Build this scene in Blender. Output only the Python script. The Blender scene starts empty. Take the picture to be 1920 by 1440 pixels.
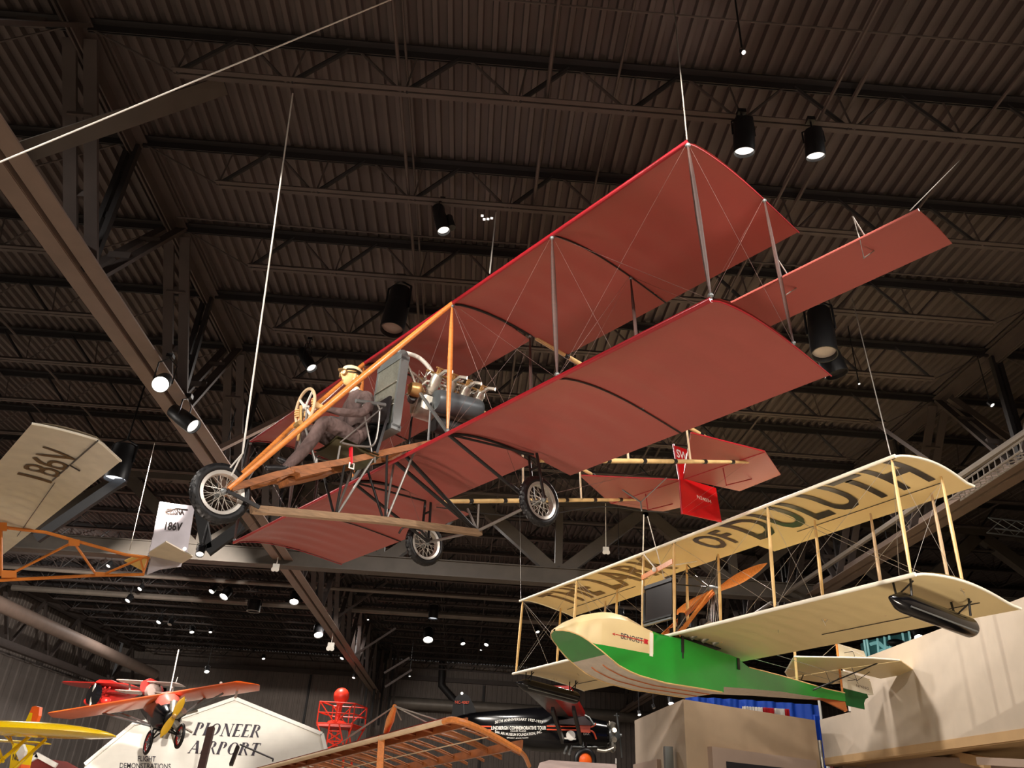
import bpy, bmesh, math, random
from mathutils import Vector as V, Matrix as M, Euler
random.seed(7)
sc = bpy.context.scene
col = sc.collection

# ------------------------------------------------------------------ camera
cam_d = bpy.data.cameras.new('camera'); cam_o = bpy.data.objects.new('camera', cam_d); col.objects.link(cam_o)
RC = M(((0.99690, -0.07299, -0.02806), (-0.05966, -0.48081, -0.87479), (0.05036, 0.87376, -0.48368)))   # world from camera
EYE = V((0, 0, 1.6))
FPX = 1462.0
cam_o.matrix_world = M.Translation(EYE) @ RC.to_4x4()
cam_d.sensor_fit = 'HORIZONTAL'; cam_d.sensor_width = 36.0; cam_d.lens = 36.0 * FPX / 1920.0
cam_d.clip_start = 0.05; cam_d.clip_end = 200
sc.camera = cam_o

# ------------------------------------------------------------------ colour management, world
sc.view_settings.view_transform = 'Standard'
try: sc.view_settings.look = 'None'
except Exception: pass
sc.view_settings.exposure = 0.0
sc.view_settings.gamma = 1.0
sc.view_settings.use_curve_mapping = False
w = bpy.data.worlds.new('hall_air'); sc.world = w; w.use_nodes = True
w.node_tree.nodes['Background'].inputs[0].default_value = (1.0, 0.92, 0.86, 1)
w.node_tree.nodes['Background'].inputs[1].default_value = 0.04

# ------------------------------------------------------------------ lights of the hall, and added fill
def area(name, loc, size, power, color=(1, 0.92, 0.85), target=None, sizey=None):
    d = bpy.data.lights.new(name, 'AREA'); d.energy = power; d.size = size; d.color = color
    if sizey: d.shape = 'RECTANGLE'; d.size_y = sizey
    o = bpy.data.objects.new(name, d); col.objects.link(o); o.location = loc
    t = V(target) if target else V(loc) - V((0, 0, 1))
    o.rotation_euler = (t - V(loc)).to_track_quat('-Z', 'Y').to_euler()
    return o
def spot(name, loc, target, power, angle=35, color=(1, 0.92, 0.82), blend=0.5, radius=0.08):
    d = bpy.data.lights.new(name, 'SPOT'); d.energy = power; d.spot_size = math.radians(angle); d.spot_blend = blend
    d.color = color; d.shadow_soft_size = radius
    o = bpy.data.objects.new(name, d); col.objects.link(o); o.location = loc
    o.rotation_euler = (V(target) - V(loc)).to_track_quat('-Z', 'Y').to_euler()
    return o
# unseen fill lamps added over the floor behind, beside and beyond the camera: the bright floor sends the light back up
for (x, y, p) in ((-2, -3, 900), (4, -2, 900), (-8, 3, 700), (7.2, 4.5, 700), (-1, -6, 900), (-2, 15.5, 700), (5, 14, 600),
                  (0, 24, 500), (-12, 24, 450), (7, 26, 300), (-13, 14, 500), (-6, 36, 400), (-15, 38, 260), (5, 38, 260)):
    area('fill_downlight', (x, y, 8.7 if y > 2 else 7.5), 0.7, p * 0.80)
# display spots on the hanging aeroplanes, and a few added to brighten other parts
spot('display_spot', (-4.6, 0.5, 7.0), (-1.6, 7.6, 5.2), 1100, 30)
spot('display_spot', (-3.2, 1.6, 5.4), (-0.3, 7.0, 5.2), 420, 40)
spot('display_spot', (-1.0, 1.5, 7.4), (3.0, 12.6, 4.4), 1700, 30)
spot('display_spot', (-4.0, 4.0, 7.6), (3.0, 12.6, 4.0), 1100, 24)
spot('display_spot', (0.4, 2.2, 7.8), (8.0, 13.0, 3.8), 2200, 40, radius=0.03)
spot('display_spot', (3.4, 3.0, 8.4), (7.0, 14.0, 3.4), 550, 50, radius=0.03)
spot('display_spot', (-6.0, 12.5, 7.0), (-10.0, 31.0, 4.0), 13000, 34)
spot('fill_uplight', (-0.6, 9.6, 0.8), (-1.2, 12.8, 2.6), 75, 100, (1, 0.88, 0.76), 0.8, 0.3)  # fill added to brighten the underside of the wooden wing
spot('display_spot', (-3.5, 4.5, 1.2), (-7.5, 12.0, 5.5), 120, 60, radius=0.5)
spot('display_spot', (2.5, 1.0, 7.8), (-2.0, 14.0, 2.6), 1200, 40)
spot('display_spot', (-2.0, 22.5, 7.6), (3.0, 30.0, 3.4), 2600, 30)
spot('display_spot', (-3.0, 24.0, 8.0), (-7.6, 36.0, 5.2), 1600, 20)  # added to brighten the beacon tower
spot('display_spot', (-9.0, 22.0, 7.0), (-20.0, 34.0, 3.5), 4200, 75)  # added wash to brighten the left wall
spot('display_spot', (0.0, 11.0, 7.0), (4.3, 18.0, 2.9), 420, 40)  # added to brighten the pavilion faces
spot('display_spot', (-6.5, 12.0, 7.2), (-11.5, 22.0, 4.4), 1500, 34)
spot('display_spot', (-2.0, 38.0, 7.0), (1.0, 50.0, 3.0), 800, 70)
spot('display_spot', (-3.2, 2.6, 6.4), (-1.2, 7.4, 5.2), 260, 22, radius=0.03)
# fill spots added below the planes, shining up at the undersides
spot('fill_uplight', (-7.0, 17.0, 1.0), (-11.0, 22.5, 4.8), 1300, 50, (1, 0.88, 0.78), 0.8, 0.4)
spot('fill_uplight', (-8.6, 9.5, 1.0), (-9.4, 13.2, 3.2), 190, 90, (1, 0.9, 0.8), 0.8, 0.4)
spot('fill_uplight', (-5.5, 9.0, 0.9), (-3.4, 11.0, 5.2), 120, 70, (1, 0.86, 0.80), 0.8, 0.4)
spot('fill_uplight', (-2.5, 5.0, 0.9), (0.2, 8.4, 5.2), 380, 74, (1, 0.84, 0.74), 0.8, 0.4)
spot('fill_uplight', (3.2, 3.6, 0.9), (2.4, 6.4, 5.4), 250, 66, (1, 0.84, 0.72), 0.8, 0.4)
spot('fill_uplight', (5.6, 7.0, 0.9), (4.5, 11.5, 5.0), 290, 72, (1, 0.86, 0.70), 0.8, 0.4)

# ------------------------------------------------------------------ where a sight line meets a plane of the hall
def sight(u, v):
    return (RC @ V(((u - 960) / FPX, -(v - 720) / FPX, -1))).normalized()
def at(u, v, y):
    d = sight(u, v); return EYE + d * (y / d.y)
def atz(u, v, z):
    d = sight(u, v); return EYE + d * ((z - 1.6) / d.z)
def atx(u, v, x):
    d = sight(u, v); return EYE + d * (x / d.x)

# ------------------------------------------------------------------ materials
def lin(c):
    return tuple(((x / 255 / 12.92) if x / 255 <= 0.04045 else ((x / 255 + 0.055) / 1.055) ** 2.4) for x in c)
MATS = {}
def mat(name, rgb, rough=0.6, metal=0.0, var=0.12, scale=3.0, bump=0.0, bscale=60.0, coat=0.0, aniso=None, emit=None, power=0, srgb=True, trans=0, alpha=None):
    m = bpy.data.materials.new(name); m.use_nodes = True; nt = m.node_tree; nd = nt.nodes; b = nd['Principled BSDF']
    c = lin(rgb) if srgb else rgb
    tc = nd.new('ShaderNodeTexCoord')
    nz = nd.new('ShaderNodeTexNoise'); nz.inputs['Scale'].default_value = scale; nz.inputs['Detail'].default_value = 4
    if aniso:
        mp = nd.new('ShaderNodeMapping'); mp.inputs['Scale'].default_value = aniso
        nt.links.new(tc.outputs['Object'], mp.inputs[0]); nt.links.new(mp.outputs[0], nz.inputs['Vector'])
    else:
        nt.links.new(tc.outputs['Object'], nz.inputs['Vector'])
    rp = nd.new('ShaderNodeValToRGB')
    rp.color_ramp.elements[0].position = 0.3; rp.color_ramp.elements[1].position = 0.7
    rp.color_ramp.elements[0].color = tuple(x * (1 - var) for x in c) + (1,)
    rp.color_ramp.elements[1].color = tuple(min(1, x * (1 + var)) for x in c) + (1,)
    nt.links.new(nz.outputs['Fac'], rp.inputs[0]); nt.links.new(rp.outputs[0], b.inputs['Base Color'])
    b.inputs['Roughness'].default_value = rough; b.inputs['Metallic'].default_value = metal
    if coat: b.inputs['Coat Weight'].default_value = coat; b.inputs['Coat Roughness'].default_value = 0.15
    if trans: b.inputs['Transmission Weight'].default_value = trans
    if alpha is not None: b.inputs['Alpha'].default_value = alpha
    if bump:
        n2 = nd.new('ShaderNodeTexNoise'); n2.inputs['Scale'].default_value = bscale
        nt.links.new(tc.outputs['Object'], n2.inputs['Vector'])
        bp = nd.new('ShaderNodeBump'); bp.inputs['Strength'].default_value = bump; bp.inputs['Distance'].default_value = 0.01
        nt.links.new(n2.outputs['Fac'], bp.inputs['Height']); nt.links.new(bp.outputs[0], b.inputs['Normal'])
    if emit:
        b.inputs['Emission Color'].default_value = tuple(emit) + (1,); b.inputs['Emission Strength'].default_value = power
    MATS[name] = m
    return m
mat('deck', (82, 73, 71), 0.75, var=0.14, scale=1.2)
mat('steel', (74, 65, 62), 0.7, var=0.12)
mat('steel_tan', (128, 110, 100), 0.65, var=0.08)
mat('steel_dark', (36, 33, 34), 0.6)
mat('cross_steel', (84, 77, 70), 0.65)
mat('wall_panel', (120, 110, 104), 0.8, var=0.1, scale=2)
mat('wall_grey', (120, 112, 108), 0.9, var=0.15, scale=1.0)
mat('floor', (150, 138, 122), 0.6, var=0.1)
mat('duct', (120, 112, 104), 0.5, metal=0.2)
mat('red_fabric', (160, 80, 72), 0.42, var=0.05, scale=1.5, bump=0.08, bscale=25)
mat('red_edge', (158, 28, 38), 0.3, var=0.05, coat=0.4)
mat('red_paint', (205, 22, 26), 0.35, var=0.04, coat=0.3)
mat('red_dark', (140, 14, 20), 0.45, var=0.04)
mat('wood_dark', (56, 28, 19), 0.62, var=0.25, scale=6, aniso=(1, 1, 12))
mat('wire_dim', (110, 84, 78), 0.5, metal=0.4)
mat('wood_orange', (214, 130, 62), 0.35, var=0.16, scale=5, aniso=(8, 1, 8), coat=0.4)
mat('wood_plank', (138, 84, 44), 0.55, var=0.3, scale=7, aniso=(10, 1, 10))
mat('wood_skid', (138, 112, 86), 0.75, var=0.25, scale=7, aniso=(10, 1, 10))
mat('wood_ash', (232, 196, 136), 0.4, var=0.1, scale=5, coat=0.3)
mat('wood_rib', (140, 80, 40), 0.45, var=0.22, scale=8, coat=0.3)
mat('wood_light', (214, 186, 150), 0.5, var=0.08)
mat('bamboo', (226, 190, 130), 0.45, var=0.2, scale=6)
mat('steel_tube', (150, 146, 142), 0.35, metal=0.7)
mat('black_tube', (26, 24, 24), 0.4)
mat('wire', (170, 164, 156), 0.4, metal=0.6)
mat('cable', (226, 222, 214), 0.5)
mat('rubber', (20, 20, 22), 0.42, var=0.2, scale=20)
mat('rim', (206, 202, 194), 0.35, metal=0.5)
mat('radiator', (150, 150, 138), 0.45, metal=0.5, var=0.15, scale=40)
mat('zinc', (128, 132, 132), 0.4, metal=0.6)
mat('tank', (84, 90, 94), 0.4, metal=0.4)
mat('black_leather', (20, 18, 20), 0.4)
mat('olive', (70, 66, 42), 0.7)
mat('aluminium', (186, 180, 168), 0.35, metal=0.7, var=0.2, scale=14)
mat('brass', (190, 150, 96), 0.35, metal=0.6)
mat('iron', (48, 46, 46), 0.5, metal=0.3)
mat('suit', (92, 74, 71), 0.9, var=0.25, scale=7, aniso=(1.6, 1.6, .5), bump=1.0, bscale=9)
MATS['suit'].node_tree.nodes['Bump'].inputs['Distance'].default_value = 0.05
mat('skin', (226, 180, 120), 0.6, var=0.05)
mat('cap_cloth', (224, 202, 162), 0.85, var=0.1, scale=14)
mat('white', (236, 232, 224), 0.6, var=0.03)
mat('glass_lens', (70, 66, 60), 0.15)
mat('cream', (228, 205, 152), 0.42, var=0.04, scale=1.5)
mat('cream_edge', (246, 240, 222), 0.4, var=0.03)
mat('tan_letter', (112, 84, 32), 0.5, var=0.1)
mat('black_letter', (34, 28, 26), 0.3, coat=0.3)
mat('green', (16, 148, 44), 0.25, var=0.05, coat=0.6)
mat('green_dark', (16, 92, 42), 0.35, var=0.04)
mat('planing_metal', (224, 214, 198), 0.28, metal=0.15, var=0.1, scale=9)
mat('cedar', (196, 112, 60), 0.45, var=0.15)
mat('black_gloss', (10, 10, 13), 0.16, coat=0.0)
mat('lamp_black', (20, 20, 22), 0.45)
mat('lamp_white', (225, 222, 214), 0.5)
mat('lens_off', (178, 168, 158), 0.35)
mat('lens_soft', (255, 250, 240), 0.4, emit=(1, 0.96, 0.9), power=1.2)
mat('lens_on', (255, 250, 240), 0.4, emit=(1, 0.93, 0.8), power=14.0)
mat('lens_blue', (235, 240, 255), 0.4, emit=(0.85, 0.9, 1), power=3.0)
mat('glider_cloth', (206, 196, 178), 0.6, var=0.07, scale=4, bump=0.15, bscale=12)
mat('glider_yellow', (222, 184, 96), 0.6, var=0.07)
mat('glider_tail', (176, 170, 176), 0.5, metal=0.2, var=0.08)
mat('glider_frame', (204, 118, 40), 0.45, var=0.12)
mat('brown_letter', (90, 62, 24), 0.6)
mat('yellow', (246, 206, 10), 0.25, var=0.03, coat=0.6)
mat('orange', (250, 104, 30), 0.35, var=0.05, coat=0.3)
mat('orange_dark', (140, 50, 26), 0.4)
mat('prop_yellow', (244, 190, 40), 0.35, coat=0.4)
mat('beacon_red', (236, 58, 36), 0.4, var=0.06)
mat('clapboard', (236, 232, 222), 0.7, var=0.03)
mat('ink', (46, 40, 50), 0.6, var=0.03)
mat('navy_ink', (30, 26, 60), 0.5)
mat('sign_text', (52, 44, 56), 0.6)
mat('barn_red', (110, 34, 26), 0.7)
mat('pavilion', (176, 160, 142), 0.85, var=0.04)  # side face: lighter copy of the beige, its light put into the colour
mat('pavilion_shaded', (158, 136, 110), 0.85, var=0.04)  # front face: darker copy of the beige, its shade put into the colour
mat('pavilion_frame', (160, 140, 126), 0.8, var=0.03)
mat('parapet', (200, 186, 168), 0.85, var=0.04)
mat('soffit', (196, 162, 118), 0.8, var=0.04)
mat('screen', (36, 38, 44), 0.3)
mat('blue_cloth', (26, 80, 196), 0.7, var=0.12, scale=2)
mat('flag_red', (196, 26, 36), 0.7)
mat('flag_white', (226, 222, 216), 0.7)
mat('teal_glow', (90, 160, 160), 0.3, emit=(0.32, 0.62, 0.60), power=0.35)
mat('teal_panel', (60, 110, 112), 0.3)
mat('orange_line', (236, 92, 60), 0.4)
mat('cabin_red', (170, 30, 26), 0.4, var=0.1)
mat('window_dark', (66, 44, 46), 0.15)
mat('grey_wing', (92, 88, 88), 0.3, coat=0.3)
mat('red_lower', (200, 40, 34), 0.35, coat=0.3)
mat('cowl_pink', (214, 104, 92), 0.4)
mat('biplane_white', (176, 156, 148), 0.4)
mat('web_strap', (204, 24, 40), 0.6)
# clapboard lines as a wave bump
def wave_bump(name, scale, axis='Z', strength=0.6, dist=0.02):
    m = MATS[name]; nt = m.node_tree; nd = nt.nodes
    tc = nd.new('ShaderNodeTexCoord'); wv = nd.new('ShaderNodeTexWave'); wv.wave_type = 'BANDS'; wv.bands_direction = axis
    wv.wave_profile = 'SAW'; wv.inputs['Scale'].default_value = scale
    bp = nd.new('ShaderNodeBump'); bp.inputs['Strength'].default_value = strength; bp.inputs['Distance'].default_value = dist
    nt.links.new(tc.outputs['Object'], wv.inputs['Vector']); nt.links.new(wv.outputs['Fac'], bp.inputs['Height'])
    nt.links.new(bp.outputs[0], nd['Principled BSDF'].inputs['Normal'])
wave_bump('clapboard', 1.6, 'Z', 0.5, 0.03)
wave_bump('radiator', 60, 'X', 0.8, 0.004)
def grain(m, lo, hi, scale): pass

# ------------------------------------------------------------------ mesh builder
class MB:
    def __init__(s): s.v = []; s.f = []; s.mi = []; s.cur = 0
    def add(s, vs, fs):
        n = len(s.v); s.v += [tuple(x) for x in vs]
        for f in fs: s.f.append(tuple(n + i for i in f)); s.mi.append(s.cur)
        return s
    def box(s, c, size, R=None):
        c = V(c); h = [x / 2 for x in size]; vs = []
        for z in (-1, 1):
            for y in (-1, 1):
                for x in (-1, 1):
                    p = V((x * h[0], y * h[1], z * h[2]))
                    if R is not None: p = R @ p
                    vs.append(c + p)
        return s.add(vs, [(0, 2, 3, 1), (4, 5, 7, 6), (0, 1, 5, 4), (2, 6, 7, 3), (0, 4, 6, 2), (1, 3, 7, 5)])
    def bar(s, p, q, w, h, up=(0, 0, 1), off=(0, 0)):
        p = V(p); q = V(q); d = (q - p).normalized(); up = V(up)
        sd = d.cross(up)
        if sd.length < 1e-3: sd = d.cross(V((1, 0, 0)))
        sd.normalize(); u = sd.cross(d).normalized()
        vs = []
        for a in (p, q):
            a = a + sd * off[0] + u * off[1]
            for (i, j) in ((-1, -1), (1, -1), (1, 1), (-1, 1)): vs.append(a + sd * (i * w / 2) + u * (j * h / 2))
        return s.add(vs, [(3, 2, 1, 0), (4, 5, 6, 7), (0, 1, 5, 4), (1, 2, 6, 5), (2, 3, 7, 6), (3, 0, 4, 7)])
    def tube(s, pts, r, n=8, closed=False, sx=1.0, up=None):
        pts = [V(p) for p in pts]; k = len(pts)
        rs = r if isinstance(r, (list, tuple)) else [r] * k
        vs = []; prev = None
        for i, p in enumerate(pts):
            if closed: d = (pts[(i + 1) % k] - pts[i - 1]).normalized()
            else: d = (pts[min(i + 1, k - 1)] - pts[max(i - 1, 0)]).normalized()
            if prev is None:
                a = V(up) if up else (V((0, 0, 1)) if abs(d.z) < 0.9 else V((1, 0, 0)))
                sd = d.cross(a).normalized()
            else:
                sd = prev - d * prev.dot(d)
                sd = sd.normalized() if sd.length > 1e-6 else d.orthogonal().normalized()
            prev = sd; u = sd.cross(d)
            for j in range(n):
                a = 2 * math.pi * j / n
                vs.append(p + sd * (math.cos(a) * rs[i] * sx) + u * (math.sin(a) * rs[i]))
        fs = []
        m = k if closed else k - 1
        for i in range(m):
            for j in range(n):
                a = i * n + j; b = i * n + (j + 1) % n; c = ((i + 1) % k) * n + (j + 1) % n; d = ((i + 1) % k) * n + j
                fs.append((a, b, c, d))
        if not closed: fs += [tuple(range(n - 1, -1, -1)), tuple((k - 1) * n + j for j in range(n))]
        return s.add(vs, fs)
    def lathe(s, prof, o, axis, n=24, mod=None, closed=False):
        o = V(o); ax = V(axis).normalized(); a = ax.orthogonal().normalized(); b = ax.cross(a); vs = []
        for i, (r, h) in enumerate(prof):
            for j in range(n):
                t = 2 * math.pi * j / n; rr = r + (mod(i, j) if mod else 0)
                vs.append(o + ax * h + (a * math.cos(t) + b * math.sin(t)) * rr)
        fs = []; k = len(prof)
        for i in range(k if closed else k - 1):
            for j in range(n):
                i2 = (i + 1) % k
                fs.append((i * n + j, i * n + (j + 1) % n, i2 * n + (j + 1) % n, i2 * n + j))
        if not closed:
            if prof[0][0] > 1e-5: fs.append(tuple(range(n)))
            if prof[-1][0] > 1e-5: fs.append(tuple((k - 1) * n + j for j in range(n)))
        return s.add(vs, fs)
    def prism(s, poly, vec):
        poly = [V(p) for p in poly]; vec = V(vec); n = len(poly)
        vs = poly + [p + vec for p in poly]
        fs = [tuple(range(n - 1, -1, -1)), tuple(range(n, 2 * n))] + [(i, (i + 1) % n, n + (i + 1) % n, n + i) for i in range(n)]
        return s.add(vs, fs)
    def grid(s, fn, nu, nv):
        vs = [fn(i / nu, j / nv) for i in range(nu + 1) for j in range(nv + 1)]
        fs = [(i * (nv + 1) + j, (i + 1) * (nv + 1) + j, (i + 1) * (nv + 1) + j + 1, i * (nv + 1) + j + 1) for i in range(nu) for j in range(nv)]
        return s.add(vs, fs)
    def loft(s, rings, cap=True):
        n = len(rings[0]); vs = [p for r in rings for p in r]; fs = []
        for i in range(len(rings) - 1):
            for j in range(n):
                fs.append((i * n + j, i * n + (j + 1) % n, (i + 1) * n + (j + 1) % n, (i + 1) * n + j))
        if cap: fs += [tuple(range(n - 1, -1, -1)), tuple((len(rings) - 1) * n + j for j in range(n))]
        return s.add(vs, fs)
    def ball(s, c, r, n=14, k=8, scale=(1, 1, 1)):
        c = V(c); vs = []; fs = []
        for i in range(k + 1):
            ph = math.pi * i / k
            for j in range(n):
                t = 2 * math.pi * j / n
                vs.append(c + V((math.sin(ph) * math.cos(t) * r * scale[0], math.sin(ph) * math.sin(t) * r * scale[1], math.cos(ph) * r * scale[2])))
        for i in range(k):
            for j in range(n): fs.append((i * n + j, (i + 1) * n + j, (i + 1) * n + (j + 1) % n, i * n + (j + 1) % n))
        return s.add(vs, fs)
    def build(s, name, mats, parent=None, smooth=True, angle=40, weld=True):
        me = bpy.data.meshes.new(name); me.from_pydata(s.v, [], s.f)
        if not isinstance(mats, (list, tuple)): mats = [mats]
        for m in mats: me.materials.append(MATS[m])
        if len(mats) > 1: me.polygons.foreach_set('material_index', s.mi)
        bm = bmesh.new(); bm.from_mesh(me)
        if weld: bmesh.ops.remove_doubles(bm, verts=bm.verts, dist=1e-5)
        bmesh.ops.recalc_face_normals(bm, faces=bm.faces); bm.to_mesh(me); bm.free()
        if smooth:
            me.polygons.foreach_set('use_smooth', [True] * len(me.polygons)); me.set_sharp_from_angle(angle=math.radians(angle))
        o = bpy.data.objects.new(name, me); col.objects.link(o)
        if parent: o.parent = parent
        return o
def tag(o, label=None, cat=None, group=None, kind=None):
    if label: o['label'] = label
    if cat: o['category'] = cat
    if group: o['group'] = group
    if kind: o['kind'] = kind
    return o
def empty(name, loc=(0, 0, 0), rot=(0, 0, 0), label=None, cat=None, group=None, parent=None):
    o = bpy.data.objects.new(name, None); col.objects.link(o); o.location = loc; o.rotation_euler = rot
    o.empty_display_size = 0.2
    if parent: o.parent = parent
    return tag(o, label, cat, group)
def copy_tree(o, parent=None):
    c = o.copy(); col.objects.link(c); c.parent = parent
    for ch in list(o.children): copy_tree(ch, c)
    return c
def mix(a, b, t): return V(a) * (1 - t) + V(b) * t
def curve(pts, n=8):
    """Catmull-Rom through the points"""
    pts = [V(p) for p in pts]; out = []
    for i in range(len(pts) - 1):
        p0 = pts[max(i - 1, 0)]; p1 = pts[i]; p2 = pts[i + 1]; p3 = pts[min(i + 2, len(pts) - 1)]
        for k in range(n):
            t = k / n
            out.append(0.5 * ((2 * p1) + (p2 - p0) * t + (2 * p0 - 5 * p1 + 4 * p2 - p3) * t * t + (3 * p1 - p0 - 3 * p2 + p3) * t ** 3))
    out.append(pts[-1]); return out
def text_mesh(name, body, mats, fn, parent=None, size=1.0, shear=0.0, space=1.0, cuts=(0, 0), bold=0.0, depth=0.0):
    """lettering laid on a surface: fn maps (x, y) of the text line, height about 0..1, to a point"""
    cu = bpy.data.curves.new('t', 'FONT'); cu.body = body; cu.size = size; cu.shear = shear; cu.space_character = space; cu.offset = bold
    cu.resolution_u = 3
    o = bpy.data.objects.new('t', cu); col.objects.link(o)
    dg = bpy.context.evaluated_depsgraph_get(); dg.update()
    me = bpy.data.meshes.new_from_object(o.evaluated_get(dg)); bpy.data.objects.remove(o); bpy.data.curves.remove(cu)
    xs = [v.co.x for v in me.vertices]; wd = (min(xs), max(xs))
    bm = bmesh.new(); bm.from_mesh(me)
    for i in range(1, cuts[0]):
        bmesh.ops.bisect_plane(bm, geom=bm.verts[:] + bm.edges[:] + bm.faces[:], plane_co=(wd[0] + (wd[1] - wd[0]) * i / cuts[0], 0, 0), plane_no=(1, 0, 0))
    for i in range(cuts[1]):
        bmesh.ops.bisect_plane(bm, geom=bm.verts[:] + bm.edges[:] + bm.faces[:], plane_co=(0, size * i / cuts[1], 0), plane_no=(0, 1, 0))
    for v in bm.verts: v.co = V(fn((v.co.x - wd[0]) / (wd[1] - wd[0]), v.co.y / (0.7 * size)))
    bm.to_mesh(me); bm.free(); me.name = name
    me.materials.clear(); me.materials.append(MATS[mats])
    o = bpy.data.objects.new(name, me); col.objects.link(o)
    if parent: o.parent = parent
    return o
# ================================================================== the hall
XL, XR, XLL, XRR = -5.16, 9.25, -19.6, 23.7
ZD = 9.62            # underside of roof deck
ZT = 9.50            # joist top chord
ZB = 8.87            # joist bottom chord
ZG = 7.25            # girder bottom chord
JY = [6.35 + 1.824 * k for k in range(-3, 24)]
YB = 50.0
def S(o): o['kind'] = 'structure'; return o
# corrugated deck
mb = MB(); y0, y1 = -4.0, YB + 0.5; x = -24.0; vs = []
while x < 28:
    for dx, dz in ((0, 0), (0.09, 0), (0.105, -0.075), (0.160, -0.075)): vs.append((x + dx, dz))
    x += 0.175
n = len(vs)
mb.add([(a, y0, ZD + 0.075 + b) for a, b in vs] + [(a, y1, ZD + 0.075 + b) for a, b in vs], [(i, i + 1, n + i + 1, n + i) for i in range(n - 1)])
S(mb.build('ceiling', 'deck', smooth=False, weld=False))
S(MB().box((2, 23, ZD + 0.17), (56, 56, 0.04)).build('roof_slab', 'steel_dark', smooth=False))
S(MB().box((2, 23, -0.05), (56, 62, 0.1)).build('floor', 'floor', smooth=False))
# bar joists
def joist(xa, xb, m):
    mb = MB(); L = xb - xa
    for s in (-1, 1):
        mb.cur = 1; mb.box(((xa + xb) / 2, s * 0.055, ZT + 0.055), (L, 0.09, 0.02)); mb.box(((xa + xb) / 2, s * 0.014, ZT), (L, 0.012, 0.12)); mb.cur = 0
    b0, b1 = xa + 1.15, xb - 1.15
    for s in (-1, 1):
        mb.box(((b0 + b1) / 2, s * 0.043, ZB), (b1 - b0, 0.062, 0.014)); mb.box(((b0 + b1) / 2, s * 0.016, ZB + 0.03), (b1 - b0, 0.012, 0.06))
    npan = round((b1 - b0) / 1.28); st = (b1 - b0) / npan
    for i in range(npan + 1):
        xn = b0 + i * st
        right = xn + st / 2 < xb; mid = (xa + xb) / 2
        if i < npan:
            thick, thin = ((0.030, 0.018) if xn < mid else (0.018, 0.028))
            mb.cur = 1 if xn < mid else 0; mb.tube([(xn + 0.03, 0, ZB), (xn + st / 2 - 0.06, 0, ZT)], thick, 6); mb.cur = 0 if xn < mid else 1
            mb.tube([(xn + st / 2 + 0.06, 0, ZT), (xn + st - 0.03, 0, ZB)], thin, 6); mb.cur = 0
            mb.tube([(xn + 0.02, 0, ZB), (xn + (0.1 if xn < mid else -0.1), 0, ZT)], 0.012, 5)
    mb.tube([(xa + 0.05, 0, ZT - 0.03), (b0, 0, ZB)], 0.013, 5); mb.tube([(xb - 0.05, 0, ZT - 0.03), (b1, 0, ZB)], 0.013, 5)
    return mb.build('ceiling_joist', [m, 'steel_dark'], smooth=False)
for (a, b) in ((XLL, XL), (XL, XR), (XR, XRR)):
    p = joist(a + 0.12, b - 0.12, 'steel'); S(p)
    for i, y in enumerate(JY):
        o = p if i == 0 else p.copy()
        if i: col.objects.link(o)
        o.location = (0, y, 0)
# girders that run down the hall
def girder(x, kx=1.0, name='roof_girder'):
    e = S(empty(name, (x, 0, ZG)))
    H = 9.52 - ZG; ya, yb = -4.0, YB
    mb = MB()
    for s in (-1, 1):
        mb.box((s * 0.158, (ya + yb) / 2, 0.0), (0.23, yb - ya, 0.022)); mb.box((s * 0.048, (ya + yb) / 2, 0.12), (0.022, yb - ya, 0.24))
    S(mb.build('bottom_chord', 'steel_tan', e, smooth=False))
    mb = MB()
    for s in (-1, 1):
        mb.box((s * 0.10, (ya + yb) / 2, H - 0.02), (0.16, yb - ya, 0.022)); mb.box((s * 0.03, (ya + yb) / 2, H - 0.12), (0.022, yb - ya, 0.2))
    mb.box((0, (ya + yb) / 2, H + 0.05), (0.40, yb - ya, 0.025)); mb.box((0.0, (ya + yb) / 2, H + 0.12), (0.16, yb - ya, 0.12))
    S(mb.build('top_chord', 'steel', e, smooth=False))
    for i, y in enumerate(JY):
        k = i - 3
        if k % 2 == 0:
            for sg in (-1, 1):
                yn = y + sg * 1.824
                if yn < ya or yn > yb: continue
                mb = MB()
                for s in (-1, 1): mb.bar((s * 0.125, yn - sg * 0.12, 0.06), (s * 0.125, y + sg * 0.1, H - 0.1), 0.16, 0.05, up=(0, 1, 0))
                for t in (0.33, 0.66): mb.box((0, yn + (y - yn) * t, H * t), (0.3, 0.06, 0.1))
                S(mb.build('web_diagonal', 'steel', e, smooth=False))
        else:
            mb = MB()
            for s in (-1, 1): mb.bar((s * 0.06, y, 0.05), (s * 0.06, y, H - 0.08), 0.07, 0.09, up=(0, 1, 0))
            mb.bar((0, y, 0.9), (0, y, 1.0), 0.12, 0.03, up=(0, 1, 0)); mb.bar((0, y, 1.6), (0, y, 1.7), 0.12, 0.03, up=(0, 1, 0))
            S(mb.build('web_post', 'steel_dark', e, smooth=False))
    return e
girder(XL); girder(XR)
# truss along the left wall
e = S(empty('wall_truss', (XLL, 0, 0)))
S(MB().box((0, 23, 6.85), (0.28, 54, 0.3)).build('bottom_chord', 'steel', e, smooth=False))
S(MB().box((-0.1, 23, 9.25), (0.3, 54, 0.3)).build('top_chord', 'steel', e, smooth=False))
for i, y in enumerate(JY[::2]):
    for sg in (-1, 1): S(MB().bar((0, y + sg * 1.7, 6.95), (0, y, 9.1), 0.1, 0.12, up=(1, 0, 0)).build('web_diagonal', 'steel', e, smooth=False))
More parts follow.
